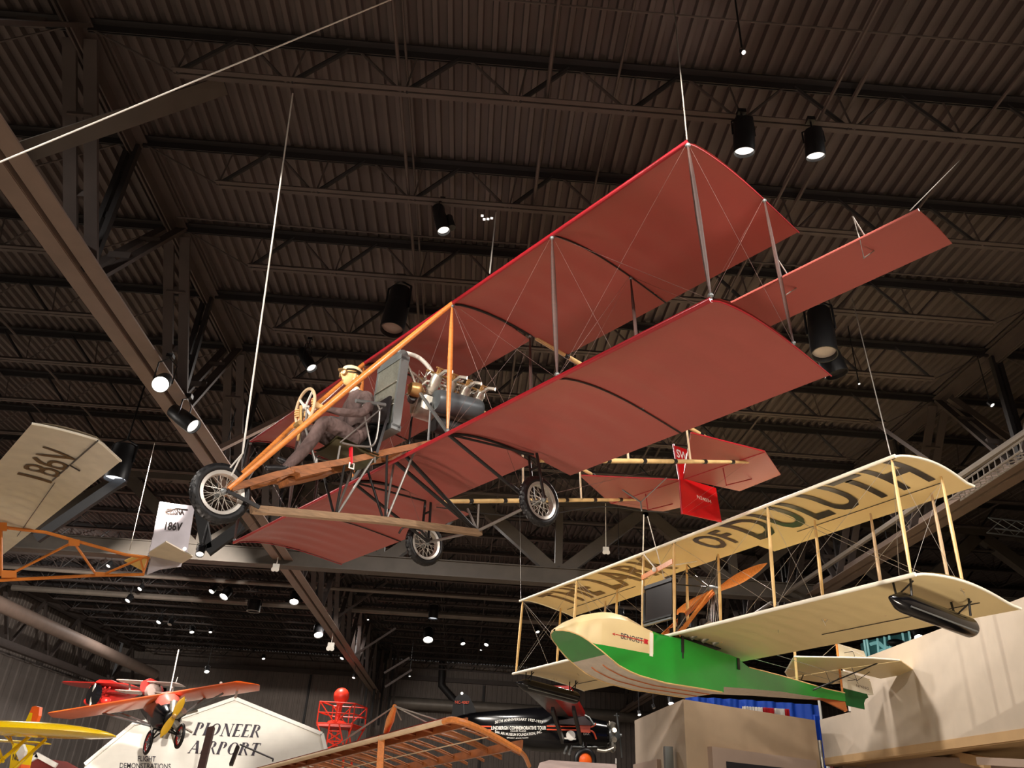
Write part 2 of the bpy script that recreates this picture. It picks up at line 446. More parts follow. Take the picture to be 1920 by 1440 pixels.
# truss across the hall
YC = 20.94
e = S(empty('cross_truss', (0, YC, 0)))
mb = MB(); mb.box((2, 0, 7.31), (43.4, 0.28, 0.40)); mb.box((2, -0.02, 7.10), (43.4, 0.42, 0.03)); mb.box((2, 0, 7.52), (43.4, 0.38, 0.03))
S(mb.build('bottom_chord', 'cross_steel', e, smooth=False))
S(MB().box((2, 0, 9.40), (43.4, 0.3, 0.22)).build('top_chord', 'cross_steel', e, smooth=False))
for k in range(-4, 5):
    xn = 2.22 + 4.85 * k
    if not (-19.6 < xn < 23.6): continue
    S(MB().bar((xn, 0, 7.5), (xn, 0, 9.3), 0.2, 0.2, up=(0, 1, 0)).build('web_post', 'cross_steel', e, smooth=False))
    for sg in (-1, 1):
        if -19.8 < xn + sg * 2.43 < 23.8:
            S(MB().bar((xn + sg * 0.12, 0, 7.45), (xn + sg * 2.43, 0, 9.35), 0.32, 0.26, up=(0, 1, 0)).build('web_diagonal', 'cross_steel', e, smooth=False))
# corrugated wall panels
def corrugated_wall(name, axis, pos, a, b, z0, z1, m, pitch=0.3):
    mb = MB(); vs = []; x = a
    while x < b:
        for dx, dd in ((0, 0), (pitch * .55, 0), (pitch * .65, .03), (pitch * .9, .03)): vs.append((x + dx, dd))
        x += pitch
    n = len(vs)
    P = (lambda u, d, z: (u, pos - d, z)) if axis == 'y' else (lambda u, d, z: (pos + d, u, z))
    mb.add([P(u, d, z0) for u, d in vs] + [P(u, d, z1) for u, d in vs], [(i, i + 1, n + i + 1, n + i) for i in range(n - 1)])
    return S(mb.build(name, m, smooth=False, weld=False))
corrugated_wall('wall_back', 'y', YB + 0.3, -21, 26, 0, 9.6, 'wall_panel')
corrugated_wall('wall_left', 'x', -20.6, -4, YB + 0.4, 0, 6.75, 'wall_grey', 0.9)
corrugated_wall('wall_left.upper', 'x', -21.3, -4, YB + 0.4, 6.7, 9.6, 'wall_panel', 0.3)
S(MB().box((3, YB - 0.05, 8.55), (46, 0.2, 0.25)).build('wall_back_beam', 'steel', smooth=False))
corrugated_wall('wall_right', 'x', 26.0, 4, YB + 0.4, 0, 9.6, 'wall_panel', 0.4)
for (u, nm) in ((572, 'wall_seam'), (905, 'wall_seam')):
    p = at(u, 1330, YB + 0.1); S(MB().box((p.x, YB + 0.2, 4.2), (0.12, 0.12, 8.4)).build('wall_back_seam', 'steel_dark', smooth=False))
# duct on the back wall, pipe by the left wall
d = MB().tube([(-4.6, YB - 0.7, 7.05), (11.5, YB - 0.7, 7.05)], 0.33, 14).build('air_duct', 'duct')
tag(d, 'long round grey air duct running along the back wall', 'duct')
d = MB(); d.tube([at(829, 1240, YB - 0.8), at(827, 1285, YB - 0.8), at(856, 1318, YB - 0.8)], 0.2, 12)
tag(d.build('air_duct', 'steel_dark'), 'dark bent duct dropping down behind the black tail fin', 'duct')
d = MB().tube([(-17.3, -1, 7.42), (-17.3, 46.5, 7.42)], 0.26, 16).build('air_duct', 'steel_tan')
tag(d, 'long thick tan pipe running down the hall beside the left wall', 'duct')
# bridging rods and sprinkler pipes along the hall
for i, (x, z, r) in enumerate(((atz(750, 165, 8.98).x, 8.98, 0.022), (atz(768, 200, 9.42).x, 9.42, 0.016), (atz(1028, 160, 8.98).x, 8.98, 0.024),
                  (atz(1165, 120, 9.42).x, 9.42, 0.016), (atz(1585, 130, 8.98).x, 8.98, 0.022), (atz(1630, 130, 9.42).x, 9.42, 0.03),
                  (atz(1890, 170, 8.98).x, 8.98, 0.02), (-8.9, 8.98, 0.022), (-12.2, 8.98, 0.022), (-15.6, 9.42, 0.022), (-10.6, 9.42, 0.018), (12.8, 8.98, 0.022), (17.2, 8.98, 0.022))):
    S(MB().tube([(x, -3, z), (x, 49, z)], r, 6).build('ceiling_rod', 'steel'))
for (y, z) in ((5.35, 9.25), (9.4, 9.25), (16.2, 9.2), (24.0, 9.0), (31, 9.0)):
    S(MB().tube([(-4.9, y, z), (9.0, y, z)], 0.014, 6).build('ceiling_pipe', 'steel'))
for (y, z, r) in ((26.4, 8.6, 0.09), (33.0, 8.7, 0.12), (29.0, 8.55, 0.07)):
    S(MB().tube([(-18.8, y, z), (8.6, y, z)], r, 8).build('ceiling_pipe', 'duct'))
# cluster of posts under the left girder, far back
e = S(empty('column', (0, 0, 0)))
for k in range(9):
    p = at(680 + 7.5 * k, 1290, 45.5 + (k % 3) * 0.6)
    S(MB().box((p.x, p.y, 7.4), (0.12, 0.12, 4.0 - .3 * (k % 2))).build('post', 'steel_dark' if k % 2 else 'steel', e, smooth=False))
for (p, q) in (((585, 1120), (648, 1078)), ((618, 1168), (728, 1090)), ((665, 1228), (742, 1178)), ((720, 1262), (768, 1233)), ((722, 1288), (772, 1256))):
    S(MB().bar(at(*p, 30), at(*q, 30), 0.07, 0.07).build('ceiling_brace', 'steel', smooth=False))
# hip bar at right: diagonal brace seen over the flying boat
S(MB().bar(atz(1632, 787, 8.85), at(1800, 905, 12.5), 0.09, 0.07).build('ceiling_brace', 'steel', smooth=False))
S(MB().bar(at(1780, 745, 13.2), at(1925, 850, 13.2), 0.14, 0.1, up=(0, 1, 0)).build('ceiling_brace', 'steel', smooth=False))
# diagonal braces over the glider
S(MB().bar(at(68, 1010, 15.5), at(232, 898, 15.5), 0.20, 0.10, up=(0, 1, 0)).build('ceiling_brace', 'lamp_black', smooth=False))
S(MB().bar(at(388, 1030, 14.5), at(372, 935, 14.5), 0.2, 0.10, up=(0, 1, 0)).build('ceiling_brace', 'lamp_black', smooth=False))
S(MB().bar(at(388, 1034, 14.5), at(455, 985, 14.5), 0.2, 0.10, up=(0, 1, 0)).build('ceiling_brace', 'lamp_black', smooth=False))
S(MB().bar(at(402, 846, 14.0), at(572, 762, 14.8), .10, .10, up=(0, 1, 0)).build('ceiling_brace', 'steel_tan', smooth=False))
# flat tan plate slung under the girder at upper left
S(MB().bar(at(30, 290, 6.3), at(420, 160, 6.9), 0.22, 0.04, up=(0, 0.5, 1)).build('ceiling_plate', 'cross_steel', smooth=False))
# pipes and lattice boom beside the right girder
for (dx, z, r) in ((-0.9, 7.2, 0.06), (-0.7, 7.35, 0.045)):
    S(MB().tube([(XR + dx, 3, z), (XR + dx, 40, z)], r, 8).build('ceiling_pipe', 'duct'))
def lattice(p, q, w, name, m):
    p = V(p); q = V(q); mb = MB(); d = (q - p); L = d.length; d.normalize(); s = d.cross(V((0, 0, 1))).normalized(); u = s.cross(d)
    c = [s * w / 2, -s * w / 2, u * w]
    for a in c: mb.tube([p + a, q + a], 0.018, 5)
    k = int(L / w)
    for i in range(k):
        for j in range(3):
            a = p + d * (L * i / k) + c[j]; b = p + d * (L * (i + 1) / k) + c[(j + 1) % 3]; mb.tube([a, b], 0.009, 4)
    return mb.build(name, m)
tag(lattice(at(1790, 938, 12.2), at(1930, 845, 9.6), 0.2, 'lighting_truss', 'duct'), 'thin lattice lighting truss above the right parapet', 'lighting truss')
tag(lattice(at(1858, 995, 16.0), at(1990, 1010, 16.0), 0.3, 'lighting_truss', 'zinc'), 'silver lattice truss end at the right edge behind the girder', 'lighting truss')
# mezzanine parapet
X0 = 8.0
def zx(r): return 1.6 + r * X0
mb = MB(); ya, yb = 4.0, 17.1
mb.box((X0 + 0.1, (ya + yb) / 2, (zx(.396) + zx(.180)) / 2), (0.2, yb - ya, zx(.396) - zx(.180)))
mb.box((X0 + 0.1, (yb + 18.7) / 2, (zx(.281) + zx(.180)) / 2), (0.2, 18.7 - yb, zx(.281) - zx(.180)))
o = S(mb.build('wall_parapet', 'parapet', smooth=False))
S(MB().box((X0 + 2.0, (ya + 18.7) / 2, zx(.178) - 0.06), (4.0, 18.7 - ya, 0.12)).build('ceiling_soffit', 'soffit', smooth=False))
S(MB().box((X0 + 0.14, (ya + 18.7) / 2, zx(.178) - 0.03), (0.30, 18.7 - ya, 0.14)).build('trim_parapet', 'soffit', smooth=False))
S(MB().box((X0 + 0.1, 17.11, zx(.34)), (0.24, 0.06, zx(.396) - zx(.281))).build('trim_parapet_end', 'white', smooth=False))
# back wall of the mezzanine room: keeps the area below dim
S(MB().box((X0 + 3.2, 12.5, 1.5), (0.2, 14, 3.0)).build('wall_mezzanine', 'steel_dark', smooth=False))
S(MB().box((X0 + 1.4, 18.4, 1.5), (2.4, 0.2, 3.0)).build('wall_mezzanine_back', 'pavilion_frame', smooth=False))
S(MB().bar(at(1628, 1430, 17.6), at(1925, 1446, 12.5), 0.12, 0.30).build('trim_beam', 'pavilion_frame', smooth=False))
S(MB().bar(at(1740, 1406, 16.0), at(1850, 1430, 13.0), 0.10, 0.16).build('trim_beam', 'soffit', smooth=False))
S(MB().bar(at(1838, 1427, 12.0), at(1935, 1432, 11.0), 0.12, 0.10).build('trim_beam', 'pavilion_frame', smooth=False))
# pavilion box
c = at(1281, 1311, 16.0); zc = c.z
l = V((4.05, 20.1, zc)); r = V((7.57, 17.95, zc))
e = S(empty('wall_pavilion', (0, 0, 0)))
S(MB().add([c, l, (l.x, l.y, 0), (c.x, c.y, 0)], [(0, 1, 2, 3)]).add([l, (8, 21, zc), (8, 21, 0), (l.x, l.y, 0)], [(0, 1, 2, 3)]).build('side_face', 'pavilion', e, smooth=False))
S(MB().add([c, r, (r.x, r.y, 0), (c.x, c.y, 0)], [(0, 1, 2, 3)]).add([r, (8, 21, zc), (8, 21, 0), (r.x, r.y, 0)], [(0, 1, 2, 3)]).add([c, l, (8, 21, zc), r], [(0, 1, 2, 3)]).build('front_face', 'pavilion_shaded', e, smooth=False))
d = (r - c); d.z = 0; L = d.length; d.normalize(); nrm = V((d.y, -d.x, 0))
def fp(s, z, off=0.0): return V((c.x, c.y, 0)) + d * s + nrm * off + V((0, 0, z))
def onface(u, v):
    s = sight(u, v); n = nrm; t = (V((c.x, c.y, 0)) - V((EYE.x, EYE.y, 0))).dot(n) / s.dot(n); p = EYE + s * t
    return (p - c).dot(d), p.z
s1, z1 = onface(1326, 1400); s2, z2 = onface(1352, 1428)
mb = MB()
mb.prism([fp(s1, z1), fp(L * 0.93, z1 - 0.02), fp(L * 0.93, 0.4), fp(s1, 0.4)], nrm * 0.12)
S(mb.build('surround', 'pavilion_frame', e, smooth=False))
mb = MB(); mb.prism([fp(s2, z2, .125), fp(L * 0.88, z2, .125), fp(L * 0.88, 0.8, .125), fp(s2, 0.8, .125)], nrm * 0.02)
tag(mb.build('display_screen', 'screen', smooth=False), 'dark wall screen set in the front of the beige pavilion', 'screen')
p = at(1266, 1400, 16.6); mb = MB().box((p.x - 0.12, p.y + .1, p.z / 2), (0.16, 0.16, p.z))
tag(mb.build('end_post', 'zinc', smooth=False), 'short grey post against the lit side of the pavilion', 'post')
a = V((l.x, l.y, 0)); b = V((c.x, c.y, 0))
mb = MB(); q0 = a + (b - a) * 0.02; q1 = a + (b - a) * 0.55; zz = at(1200, 1438, 19).z
mb.prism([V((q0.x, q0.y, 0.5)) , V((q1.x, q1.y, 0.5)), V((q1.x, q1.y, zz + 0.1)), V((q0.x, q0.y, zz + 0.1))], V((-0.08, 0, 0)))
S(mb.build('side_surround', 'pavilion_frame', e, smooth=False))
# ================================================================== red pusher biplane
G, SH, S1, S2, RS, CO, CI = 1.543, 4.0, 0.88, 2.418, 1.146, 1.72, 1.16
CUR = empty('pusher_biplane', (-0.9289, 7.6948, 4.8368), (0.0529, -0.0245, -0.9024),
            'red fabric pusher biplane with wire wheels and open engine, hung under the dark roof', 'aeroplane')
def camb(y, c, h): t = max(0, min(1, y / c)); return h * math.sin(math.pi * t ** 0.72)
def fabric_panel(xa, xb, c, z, h, m, parent, name='wing_panel', rib=0.30, sc_=0.017, le=None, te=None, thick=0.03):
    nx = max(4, int(abs(xb - xa) / rib) * 6); ny = 14
    def P(side):
        def f(u, v):
            x = xa + (xb - xa) * u
            a = le(x) if le else 0.0; b = te(x) if te else c
            y = a + (b - a) * v
            zz = z + camb(y, c, h) + sc_ * abs(math.sin(math.pi * (x - xa) / rib)) * math.sin(math.pi * min(1, v * 1.02)) 
            return V((x, y, zz + (thick * math.sin(math.pi * min(1, v ** 0.5 * 0.98 + 0.02)) if side else 0)))
        return f
    mb = MB().grid(P(0), nx, ny).grid(P(1), nx, ny)
    return mb.build(name, m, parent, angle=50)
for z in (0.0, G):
    for (a, b, c) in ((-SH, -S2, CO), (-S2, -S1, CO), (-S1, S1, CI), (S1, S2, CO), (S2, SH, CO)):
        p = fabric_panel(a + .006, b - .006, c, z, 0.10, 'red_fabric', CUR, rib=abs(b - a) / round(abs(b - a) / 0.3))
        ends = (a, b)
    o = MB().tube([(-SH, 0, z), (-2, 0, z), (0, 0, z), (2, 0, z), (SH, 0, z)], 0.022, 10).build('leading_edge', 'red_edge', CUR)
    for sx in (-SH, -S2, -S1, S1, S2, SH):
        c = CO
        ys = [c * i / 16 for i in range(17)]
        r = 0.014 if abs(sx) in (S1,) else 0.007
        MB().tube([(sx, y, z + camb(y, c, 0.10) - 0.012) for y in ys if not (abs(sx) == S1 and y > 1.25)], r, 6).build('rib', 'black_tube' if abs(sx) != SH else 'red_edge', CUR)
# struts between the wings
def strut(p, q, rmid, rend, m, parent, name='strut'):
    p = V(p); q = V(q); pts = [p + (q - p) * t for t in (0, .04, .2, .5, .8, .96, 1)]
    mb = MB().tube(pts, [rend, rend, (rmid + rend) * .55, rmid, (rmid + rend) * .55, rend, rend], 10, sx=0.6, up=(0, 1, 0))
    o = mb.build(name, m, parent)
    for t in (.01, .99): MB().ball(p + (q - p) * t, rend * 1.7, 8, 5).build('socket', 'zinc', o)
    return o
for sx in (-SH, -S2, -S1, S1, S2, SH):
    z0 = camb(RS, CO, .1)
    strut((sx, 0, .02), (sx, 0, G - .02), .032, .014, 'wood_orange' if abs(sx) == S1 else 'wood_dark', CUR)  # inner front struts in orange wood: the light on them put into the colour
    strut((sx, RS, z0), (sx, RS, G + z0 - .01), .026, .012, 'wood_dark', CUR)
# flying wires
def wire(p, q, parent=CUR, r=0.0015, m='wire_dim', name='bracing_wire'):
    return MB().tube([p, q], r, 4).build(name, m, parent)
for sg in (-1, 1):
    for (a, b) in ((S1, S2), (S2, SH)):
        for y in (0, RS):
            zz = camb(y, CO, .1)
            wire((sg * a, y, zz), (sg * b, y, G + zz)); wire((sg * a, y, G + zz), (sg * b, y, zz))
    for x in (S1, S2, SH): wire((sg * x, 0, 0), (sg * x, RS, G + .08)); wire((sg * x, 0, G), (sg * x, RS, .08))
    wire((sg * S1, 0, G), (0.0, 0, .02)); wire((sg * S1, RS, G), (0, RS, .1))
    wire((sg * S1, 0, G), (sg * S1, 1.0, -.36), r=.003)
# interplane ailerons outboard of the rear struts
for sg in (-1, 1):
    o = MB()
    def A(u, v): return V((sg * (3.48 + 1.68 * u), 1.2 + 0.62 * v, 0.77 + 0.01 * math.sin(math.pi * v)))
    o.grid(A, 10, 6); o.grid(lambda u, v: A(u, v) + V((0, 0, .02 * math.sin(math.pi * v))), 10, 6)
    o.tube([A(0, 0), A(1, 0)], 0.013, 8)
    al = o.build('aileron', 'red_fabric', CUR)
    for u in (.3, .72):
        MB().tube([A(u, 0), A(u, 0) + V((0, -.02, .22)), A(u, .4)], .006, 5).tube([A(u, 0), A(u, 0) + V((0, -.02, -.2)), A(u, .4)], .006, 5).build('control_horn', 'wire', al)
    wire((sg * SH, RS, .1), A(.3, 0)); wire((sg * SH, RS, G), A(.3, 0))
# nose fork, diagonal booms and plank rails
HUB = V((0, -1.79, -0.80))
for sg in (-1, 1):
    MB().tube([HUB + V((sg * .09, .03, .02)), V((sg * .5, -.88, .40)), V((sg * S1, 0, G))], [.022, .034, .026], 12).build('front_boom', 'wood_orange', CUR)
    MB().bar(HUB + V((sg * .09, .02, 0)), (sg * .09, -1.46, -.88), .02, .032).build('wheel_fork', 'black_tube', CUR)
    pts = [HUB + V((sg * .10, .05, .03)), V((sg * .17, -1.25, -.50)), V((sg * .2, -.75, -.29)), V((sg * .2, -.2, -.02)), V((sg * .2, .35, .24)), V((sg * .2, 1.1, .62))]
    mb = MB()
    for a, b in zip(pts[:-1], pts[1:]): mb.bar(a, b, .03, .062)
    mb.build('plank_rail', 'wood_plank', CUR, smooth=False)
for (y, z) in ((-1.2, -.5), (-.86, -.34), (-.42, -.14), (-.05, .05), (.3, .2)):
    MB().box((0, y, z), (.42, .05, .03)).build('cross_piece', 'wood_plank', CUR, smooth=False)
MB().box((0, -1.02, -.44), (.40, .34, .07), Euler((math.radians(26), 0, 0)).to_matrix()).box((0, -1.0, -.46), (.2, .5, .05), Euler((math.radians(26), 0, 0)).to_matrix()).build('foot_board', 'wood_plank', CUR, smooth=False)
# skid
pts = curve([(0, -1.47, -.88), (0, -1.2, -.84), (0, -.6, -.76), (0, -.1, -.69), (0, .5, -.63), (0, 1.16, -.565)], 4)
mb = MB()
for a, b in zip(pts[:-1], pts[1:]): mb.bar(a, b, .075, .065)
mb.tube([pts[0] + V((0, -.02, 0)), pts[0] + V((0, .12, .015))], .045, 8)
sk = mb.build('skid', 'wood_skid', CUR, smooth=False)
def stay(p, q, r=.013, m='black_tube', name='stay'): return MB().tube([p, q], r, 8).build(name, m, CUR)
for sg in (-1, 1):
    stay((sg * .02, -.66, -.74), (sg * .2, -.72, -.30)); stay((sg * .02, -.64, -.74), (sg * .2, -.40, -.14), m='steel_tube')
    stay((sg * .02, -.10, -.67), (sg * .2, -.25, -.06)); stay((sg * .02, -.08, -.67), (sg * .2, .10, .10), m='steel_tube')
    stay((0, 1.12, -.55), (sg * .10, 1.05, -.28), .012, 'steel_tube')
    stay((0, 1.12, -.55), (sg * 1.0, 1.13, -.46), .017, 'steel_tube', 'axle_stay')
    stay((0, 1.10, -.55), (sg * .1, .05, .02), .022)
# main wheels, forks, and stays
def wire_wheel(c, R, wdt, parent, name='wheel', axis=(1, 0, 0), sp='rim'):
    w = empty(name, c, parent=parent)
    prof = []
    for i in range(20):
        a = 2 * math.pi * i / 20
        prof.append((R - wdt * .5 + math.cos(a) * wdt * .5, math.sin(a) * wdt * .5))
    def tread(i, j):
        a = 2 * math.pi * i / 20
        if math.cos(a) < 0.35: return 0
        return -.011 if ((j // 2 + i) % 3 == 0) else 0.0
    MB().lathe(prof, (0, 0, 0), axis, 96, tread, closed=True).build('tire', 'rubber', w, angle=25)
    ri = R - wdt * .98
    MB().lathe([(ri - .012, -.035), (ri + .018, -.04), (ri + .018, .04), (ri - .012, .035), (ri - .022, 0)], (0, 0, 0), axis, 48, closed=True).build('rim', sp, w)
    ax = V(axis)
    MB().lathe([(.012, -.09), (.03, -.075), (.03, -.05), (.017, -.03), (.017, .03), (.03, .05), (.03, .075), (.012, .09)], (0, 0, 0), axis, 16).build('hub', 'zinc', w)
    mb = MB(); a_ = ax.orthogonal().normalized(); b_ = ax.cross(a_); n = 32
    for k in range(n):
        t = 2 * math.pi * k / n; t2 = t + (0.55 if k % 4 < 2 else -0.55); s = 1 if k % 2 else -1
        mb.tube([ax * (.055 * s) + (a_ * math.cos(t2) + b_ * math.sin(t2)) * .028, (a_ * math.cos(t) + b_ * math.sin(t)) * (ri - .01)], .0028, 4)
    mb.build('spokes', 'rim', w)
    return w
wire_wheel(HUB, .275, .095, CUR)
for sg in (-1, 1):
    wc = V((sg * 1.0, 1.12, -.47)); wire_wheel(wc, .27, .09, CUR)
    for s2 in (-1, 1): stay(wc + V((s2 * .075, 0, 0)), (sg * 1.0 + s2 * .06 - sg * .06, 1.10, .06), .016)
    stay((sg * .90, 1.1, -.1), (sg * 1.02, 1.1, -.1), .014)
    stay((sg * S1, 0, 0), wc + V((-sg * .09, -.02, 0)), .018, 'black_tube', 'axle_stay')
    stay((sg * S1, 0, 0), (sg * .97, 1.08, .05), .013)
    MB().tube([wc + V((-.1, 0, 0)), wc + V((.1, 0, 0))], .011, 8).build('axle', 'zinc', CUR)
    MB().tube(curve([wc + V((-sg * .1, 0, 0)), wc + V((-sg * .12, -.15, .10)), wc + V((-sg * .06, -.34, .12)), wc + V((sg * .02, -.36, .06))], 5), .012, 8).build('brake_arm', 'black_tube', CUR)
# tail booms
TB = V((1.05, 5.25, 1.06))
for sg in (-1, 1):
    e = V((sg * TB.x, TB.y, TB.z))
    for (p, nm) in ((V((sg * S1, 1.25, .06)), 'tail_boom'), (V((sg * S1, 1.25, G + .06)), 'tail_boom')):
        b = MB().tube([p, mix(p, e, .3), mix(p, e, .65), e], [.026, .030, .028, .02], 10).build(nm, 'bamboo', CUR)
        mb = MB()
        for t in (.12, .27, .43, .58, .74, .9): mb.tube([mix(p, e, t - .008), mix(p, e, t + .008)], .033, 10)
        mb.build('binding', 'black_tube', b)
    lo = mix((sg * S1, 1.25, .06), e, .665); up = mix((sg * S1, 1.25, G + .06), e, .665)
    stay(lo, up + V((0, 0, .12)), .014, 'wood_light', 'tail_post')
    lo2 = mix((sg * S1, 1.25, .06), e, .36); up2 = mix((sg * S1, 1.25, G + .06), e, .36)
    stay(lo2, up2, .014, 'wood_light', 'tail_post')
    wire((sg * S1, 1.25, .06), up); wire((sg * S1, 1.25, G), lo); wire(lo, lo2 + V((-sg * 1.8, 0, 0))); wire(lo2, lo + V((-sg * 2, 0, 0)))
    wire(up2, up + V((-sg * 2, 0, 0))); wire(up2, lo)
# tail surfaces
ZT_ = 1.05
def plate(pts, th, name, m, parent=CUR, z=None):
    return MB().prism([V(p) for p in pts], V((0, 0, th))).build(name, m, parent, smooth=False)
for sg in (-1, 1):
    st = plate([(sg * 1.03, 3.95, ZT_ + .08), (sg * 1.42, 5.08, ZT_), (sg * .03, 5.08, ZT_)], .02, 'stabilizer', 'red_fabric')
    MB().tube([(sg * 1.03, 3.95, ZT_ + .09), (sg * 1.42, 5.08, ZT_ + .01)], .012, 8).tube([(sg * 1.03, 3.95, ZT_ + .09), (sg * .03, 5.08, ZT_ + .01)], .012, 8).tube([(sg * 1.42, 5.08, ZT_), (sg * .03, 5.08, ZT_)], .01, 8).build('stabilizer_edge', 'red_edge', st)
    el = plate([(sg * 1.42, 5.10, ZT_), (sg * 1.12, 5.98, ZT_ - .02), (sg * .32, 6.12, ZT_ - .02), (sg * .05, 5.10, ZT_)], .018, 'elevator', 'red_fabric')
    MB().tube([(sg * .72, 5.1, ZT_ - .02), (sg * .72, 5.12, ZT_ - .28), (sg * .74, 5.8, ZT_ - .02)], .009, 6).tube([(sg * .72, 5.1, ZT_), (sg * .72, 5.12, ZT_ + .2), (sg * .74, 5.8, ZT_)], .006, 6).build('control_horn', 'red_dark', el)
    wire((sg * .72, 5.12, ZT_ + .2), (sg * .4, 1.4, 1.0)); wire((sg * .72, 5.12, ZT_ - .28), (sg * .1, 5.0, .5))
    wire((sg * 1.3, 5.08, ZT_), (0, 4.9, .5))
# rudder: narrow fin above and big blade below the elevator
rud = MB().prism([(-.012, 4.96, 1.58), (-.012, 5.28, 1.60), (-.012, 5.30, 1.09), (-.012, 5.02, 1.05)], (.024, 0, 0)).prism([(-.012, 5.02, 1.05), (-.012, 5.30, 1.09), (-.012, 5.95, 1.13), (-.012, 5.98, .58), (-.012, 4.98, .50)], (.024, 0, 0)).build('rudder', 'red_paint', CUR, smooth=False)
MB().tube([(0, 4.96, 1.6), (0, 5.02, 1.05), (0, 4.98, .49)], .015, 8).build('rudder_post', 'red_edge', rud)
text_mesh('lettering', 'SW', 'white', lambda u, v: V((.016, 5.0 + .27 * u, 1.40 + .13 * v)), rud, bold=.02)
text_mesh('lettering', 'N24034', 'white', lambda u, v: V((.016, 5.40 + .36 * u, .83 + .055 * v)), rud)
wire((.016, 5.2, .56), (.05, 5.75, .82), rud)
sk2 = MB().tube([(0, 4.05, .33), (0, 4.05, .46), (-.35, 4.1, .75)], .012, 6).tube([(0, 4.05, .46), (.3, 4.3, .8)], .008, 6).build('tail_skid', 'steel_tube', CUR)
MB().tube(curve([(-.9, 1.2, -.02), (-.6, 2.4, .05), (-.2, 3.4, .3), (0, 4.06, .34), (.2, 4.4, .34)], 6), .007, 6).build('control_cable', 'black_tube', CUR)
# seat
st = empty('seat', (0, -.60, -.12), parent=CUR)
MB().grid(lambda u, v: V((-.24 + .48 * u, -.26 + .5 * v, .03 * math.cos(v * 3) - .0 + .035 * (2 * u - 1) ** 2)), 8, 8).grid(lambda u, v: V((-.24 + .48 * u, -.26 + .5 * v, -.03 + .03 * math.cos(v * 3) + .035 * (2 * u - 1) ** 2)), 8, 8).build('seat_pan', 'olive', st)
MB().box((0, .26, .22), (.44, .03, .40), Euler((math.radians(-12), 0, 0)).to_matrix()).build('seat_back', 'black_leather', st, smooth=False)
for sg in (-1, 1):
    MB().tube(curve([(sg * .25, -.2, .0), (sg * .26, .0, .02), (sg * .26, .16, .10), (sg * .27, .18, .44), (sg * .28, .14, .52)], 5), .011, 8).build('seat_tube', 'steel_tube', st)
    MB().tube([(sg * .26, -.1, .49), (sg * .27, .24, .55)], .021, 8).build('armrest', 'zinc', st)
    MB().tube([(sg * .26, -.02, .47), (sg * .25, .14, -.0)], .008, 6).tube([(sg * .25, -.22, 0), (sg * .28, .2, .5)], .008, 6).tube([(sg * .22, -.2, -.02), (sg * .2, -.2, -.16)], .01, 6).tube([(sg * .22, .2, -.02), (sg * .2, .22, -.08)], .01, 6).build('seat_brace', 'steel_tube', st)
o = MB().bar((.215, -.08, .0), (.215, -.06, -.17), .012, .055, up=(1, 0, 0)).build('harness_strap', 'web_strap', st, smooth=False)
MB().lathe([(.03, -.006), (.045, 0), (.03, .006)], (.222, -.055, -.19), (1, 0, 0), 4, closed=True).build('buckle', 'white', o, smooth=False)
# steering column and wheel
stw = empty('steering_wheel', (0, -1.11, .26), (math.radians(93), 0, 0), parent=CUR)
MB().tube([(math.cos(a * math.pi / 16) * .19, math.sin(a * math.pi / 16) * .19, 0) for a in range(32)], .016, 8, closed=True).build('wheel_rim', 'wood_light', stw)
mb = MB()
for k in range(4):
    a = k * math.pi / 2 + math.pi / 4; mb.bar((0, 0, 0), (math.cos(a) * .18, math.sin(a) * .18, 0), .024, .012)
mb.tube([(0, 0, -.03), (0, 0, .03)], .03, 10); mb.build('wheel_spokes', 'white', stw)
for sg in (-1, 1): MB().tube([(sg * .04, -1.11, .24), (sg * .06, -1.10, .0), (sg * .14, -.98, -.38)], .013, 8).build('steering_column', 'steel_tube', CUR)
MB().tube([(0, -1.16, .26), (0, -1.13, .06), (-.02, -1.13, -.1)], .016, 8).tube([(-.05, -1.16, .06), (.05, -1.16, .06)], .028, 8).build('control_rod', 'brass', CUR)
# radiator
ra = empty('radiator', (0, -.16, .67), (math.radians(-4), 0, 0), parent=CUR)
MB().box((0, 0, 0), (.42, .09, .80)).build('radiator_core', 'radiator', ra, smooth=False)
MB().box((0, 0, .43), (.48, .11, .06)).box((0, 0, -.43), (.48, .12, .06)).box((.225, 0, 0), (.03, .10, .86)).box((-.225, 0, 0), (.03, .10, .86)).build('radiator_tank', 'zinc', ra, smooth=False)
MB().tube([(-.2, 0, .49), (.2, 0, .49)], .055, 12).tube([(.1, 0, .5), (.1, 0, .58)], .03, 10).build('header_tank', 'zinc', ra)
MB().box((0, -.055, .12), (.42, .012, .012)).box((0, -.055, -.16), (.42, .012, .012)).build('core_bar', 'aluminium', ra, smooth=False)
MB().box((0, -.09, -.24), (.40, .03, .32)).build('back_pad', 'black_leather', ra, smooth=False)
MB().grid(lambda u, v: V((-.2 + .42 * u, -.1 - .18 * v, -.44 - .04 * v + .03 * math.sin(u * 3.1))), 6, 4).grid(lambda u, v: V((-.2 + .42 * u, -.1 - .18 * v, -.47 - .04 * v + .03 * math.sin(u * 3.1))), 6, 4).build('drip_tray', 'tank', ra)
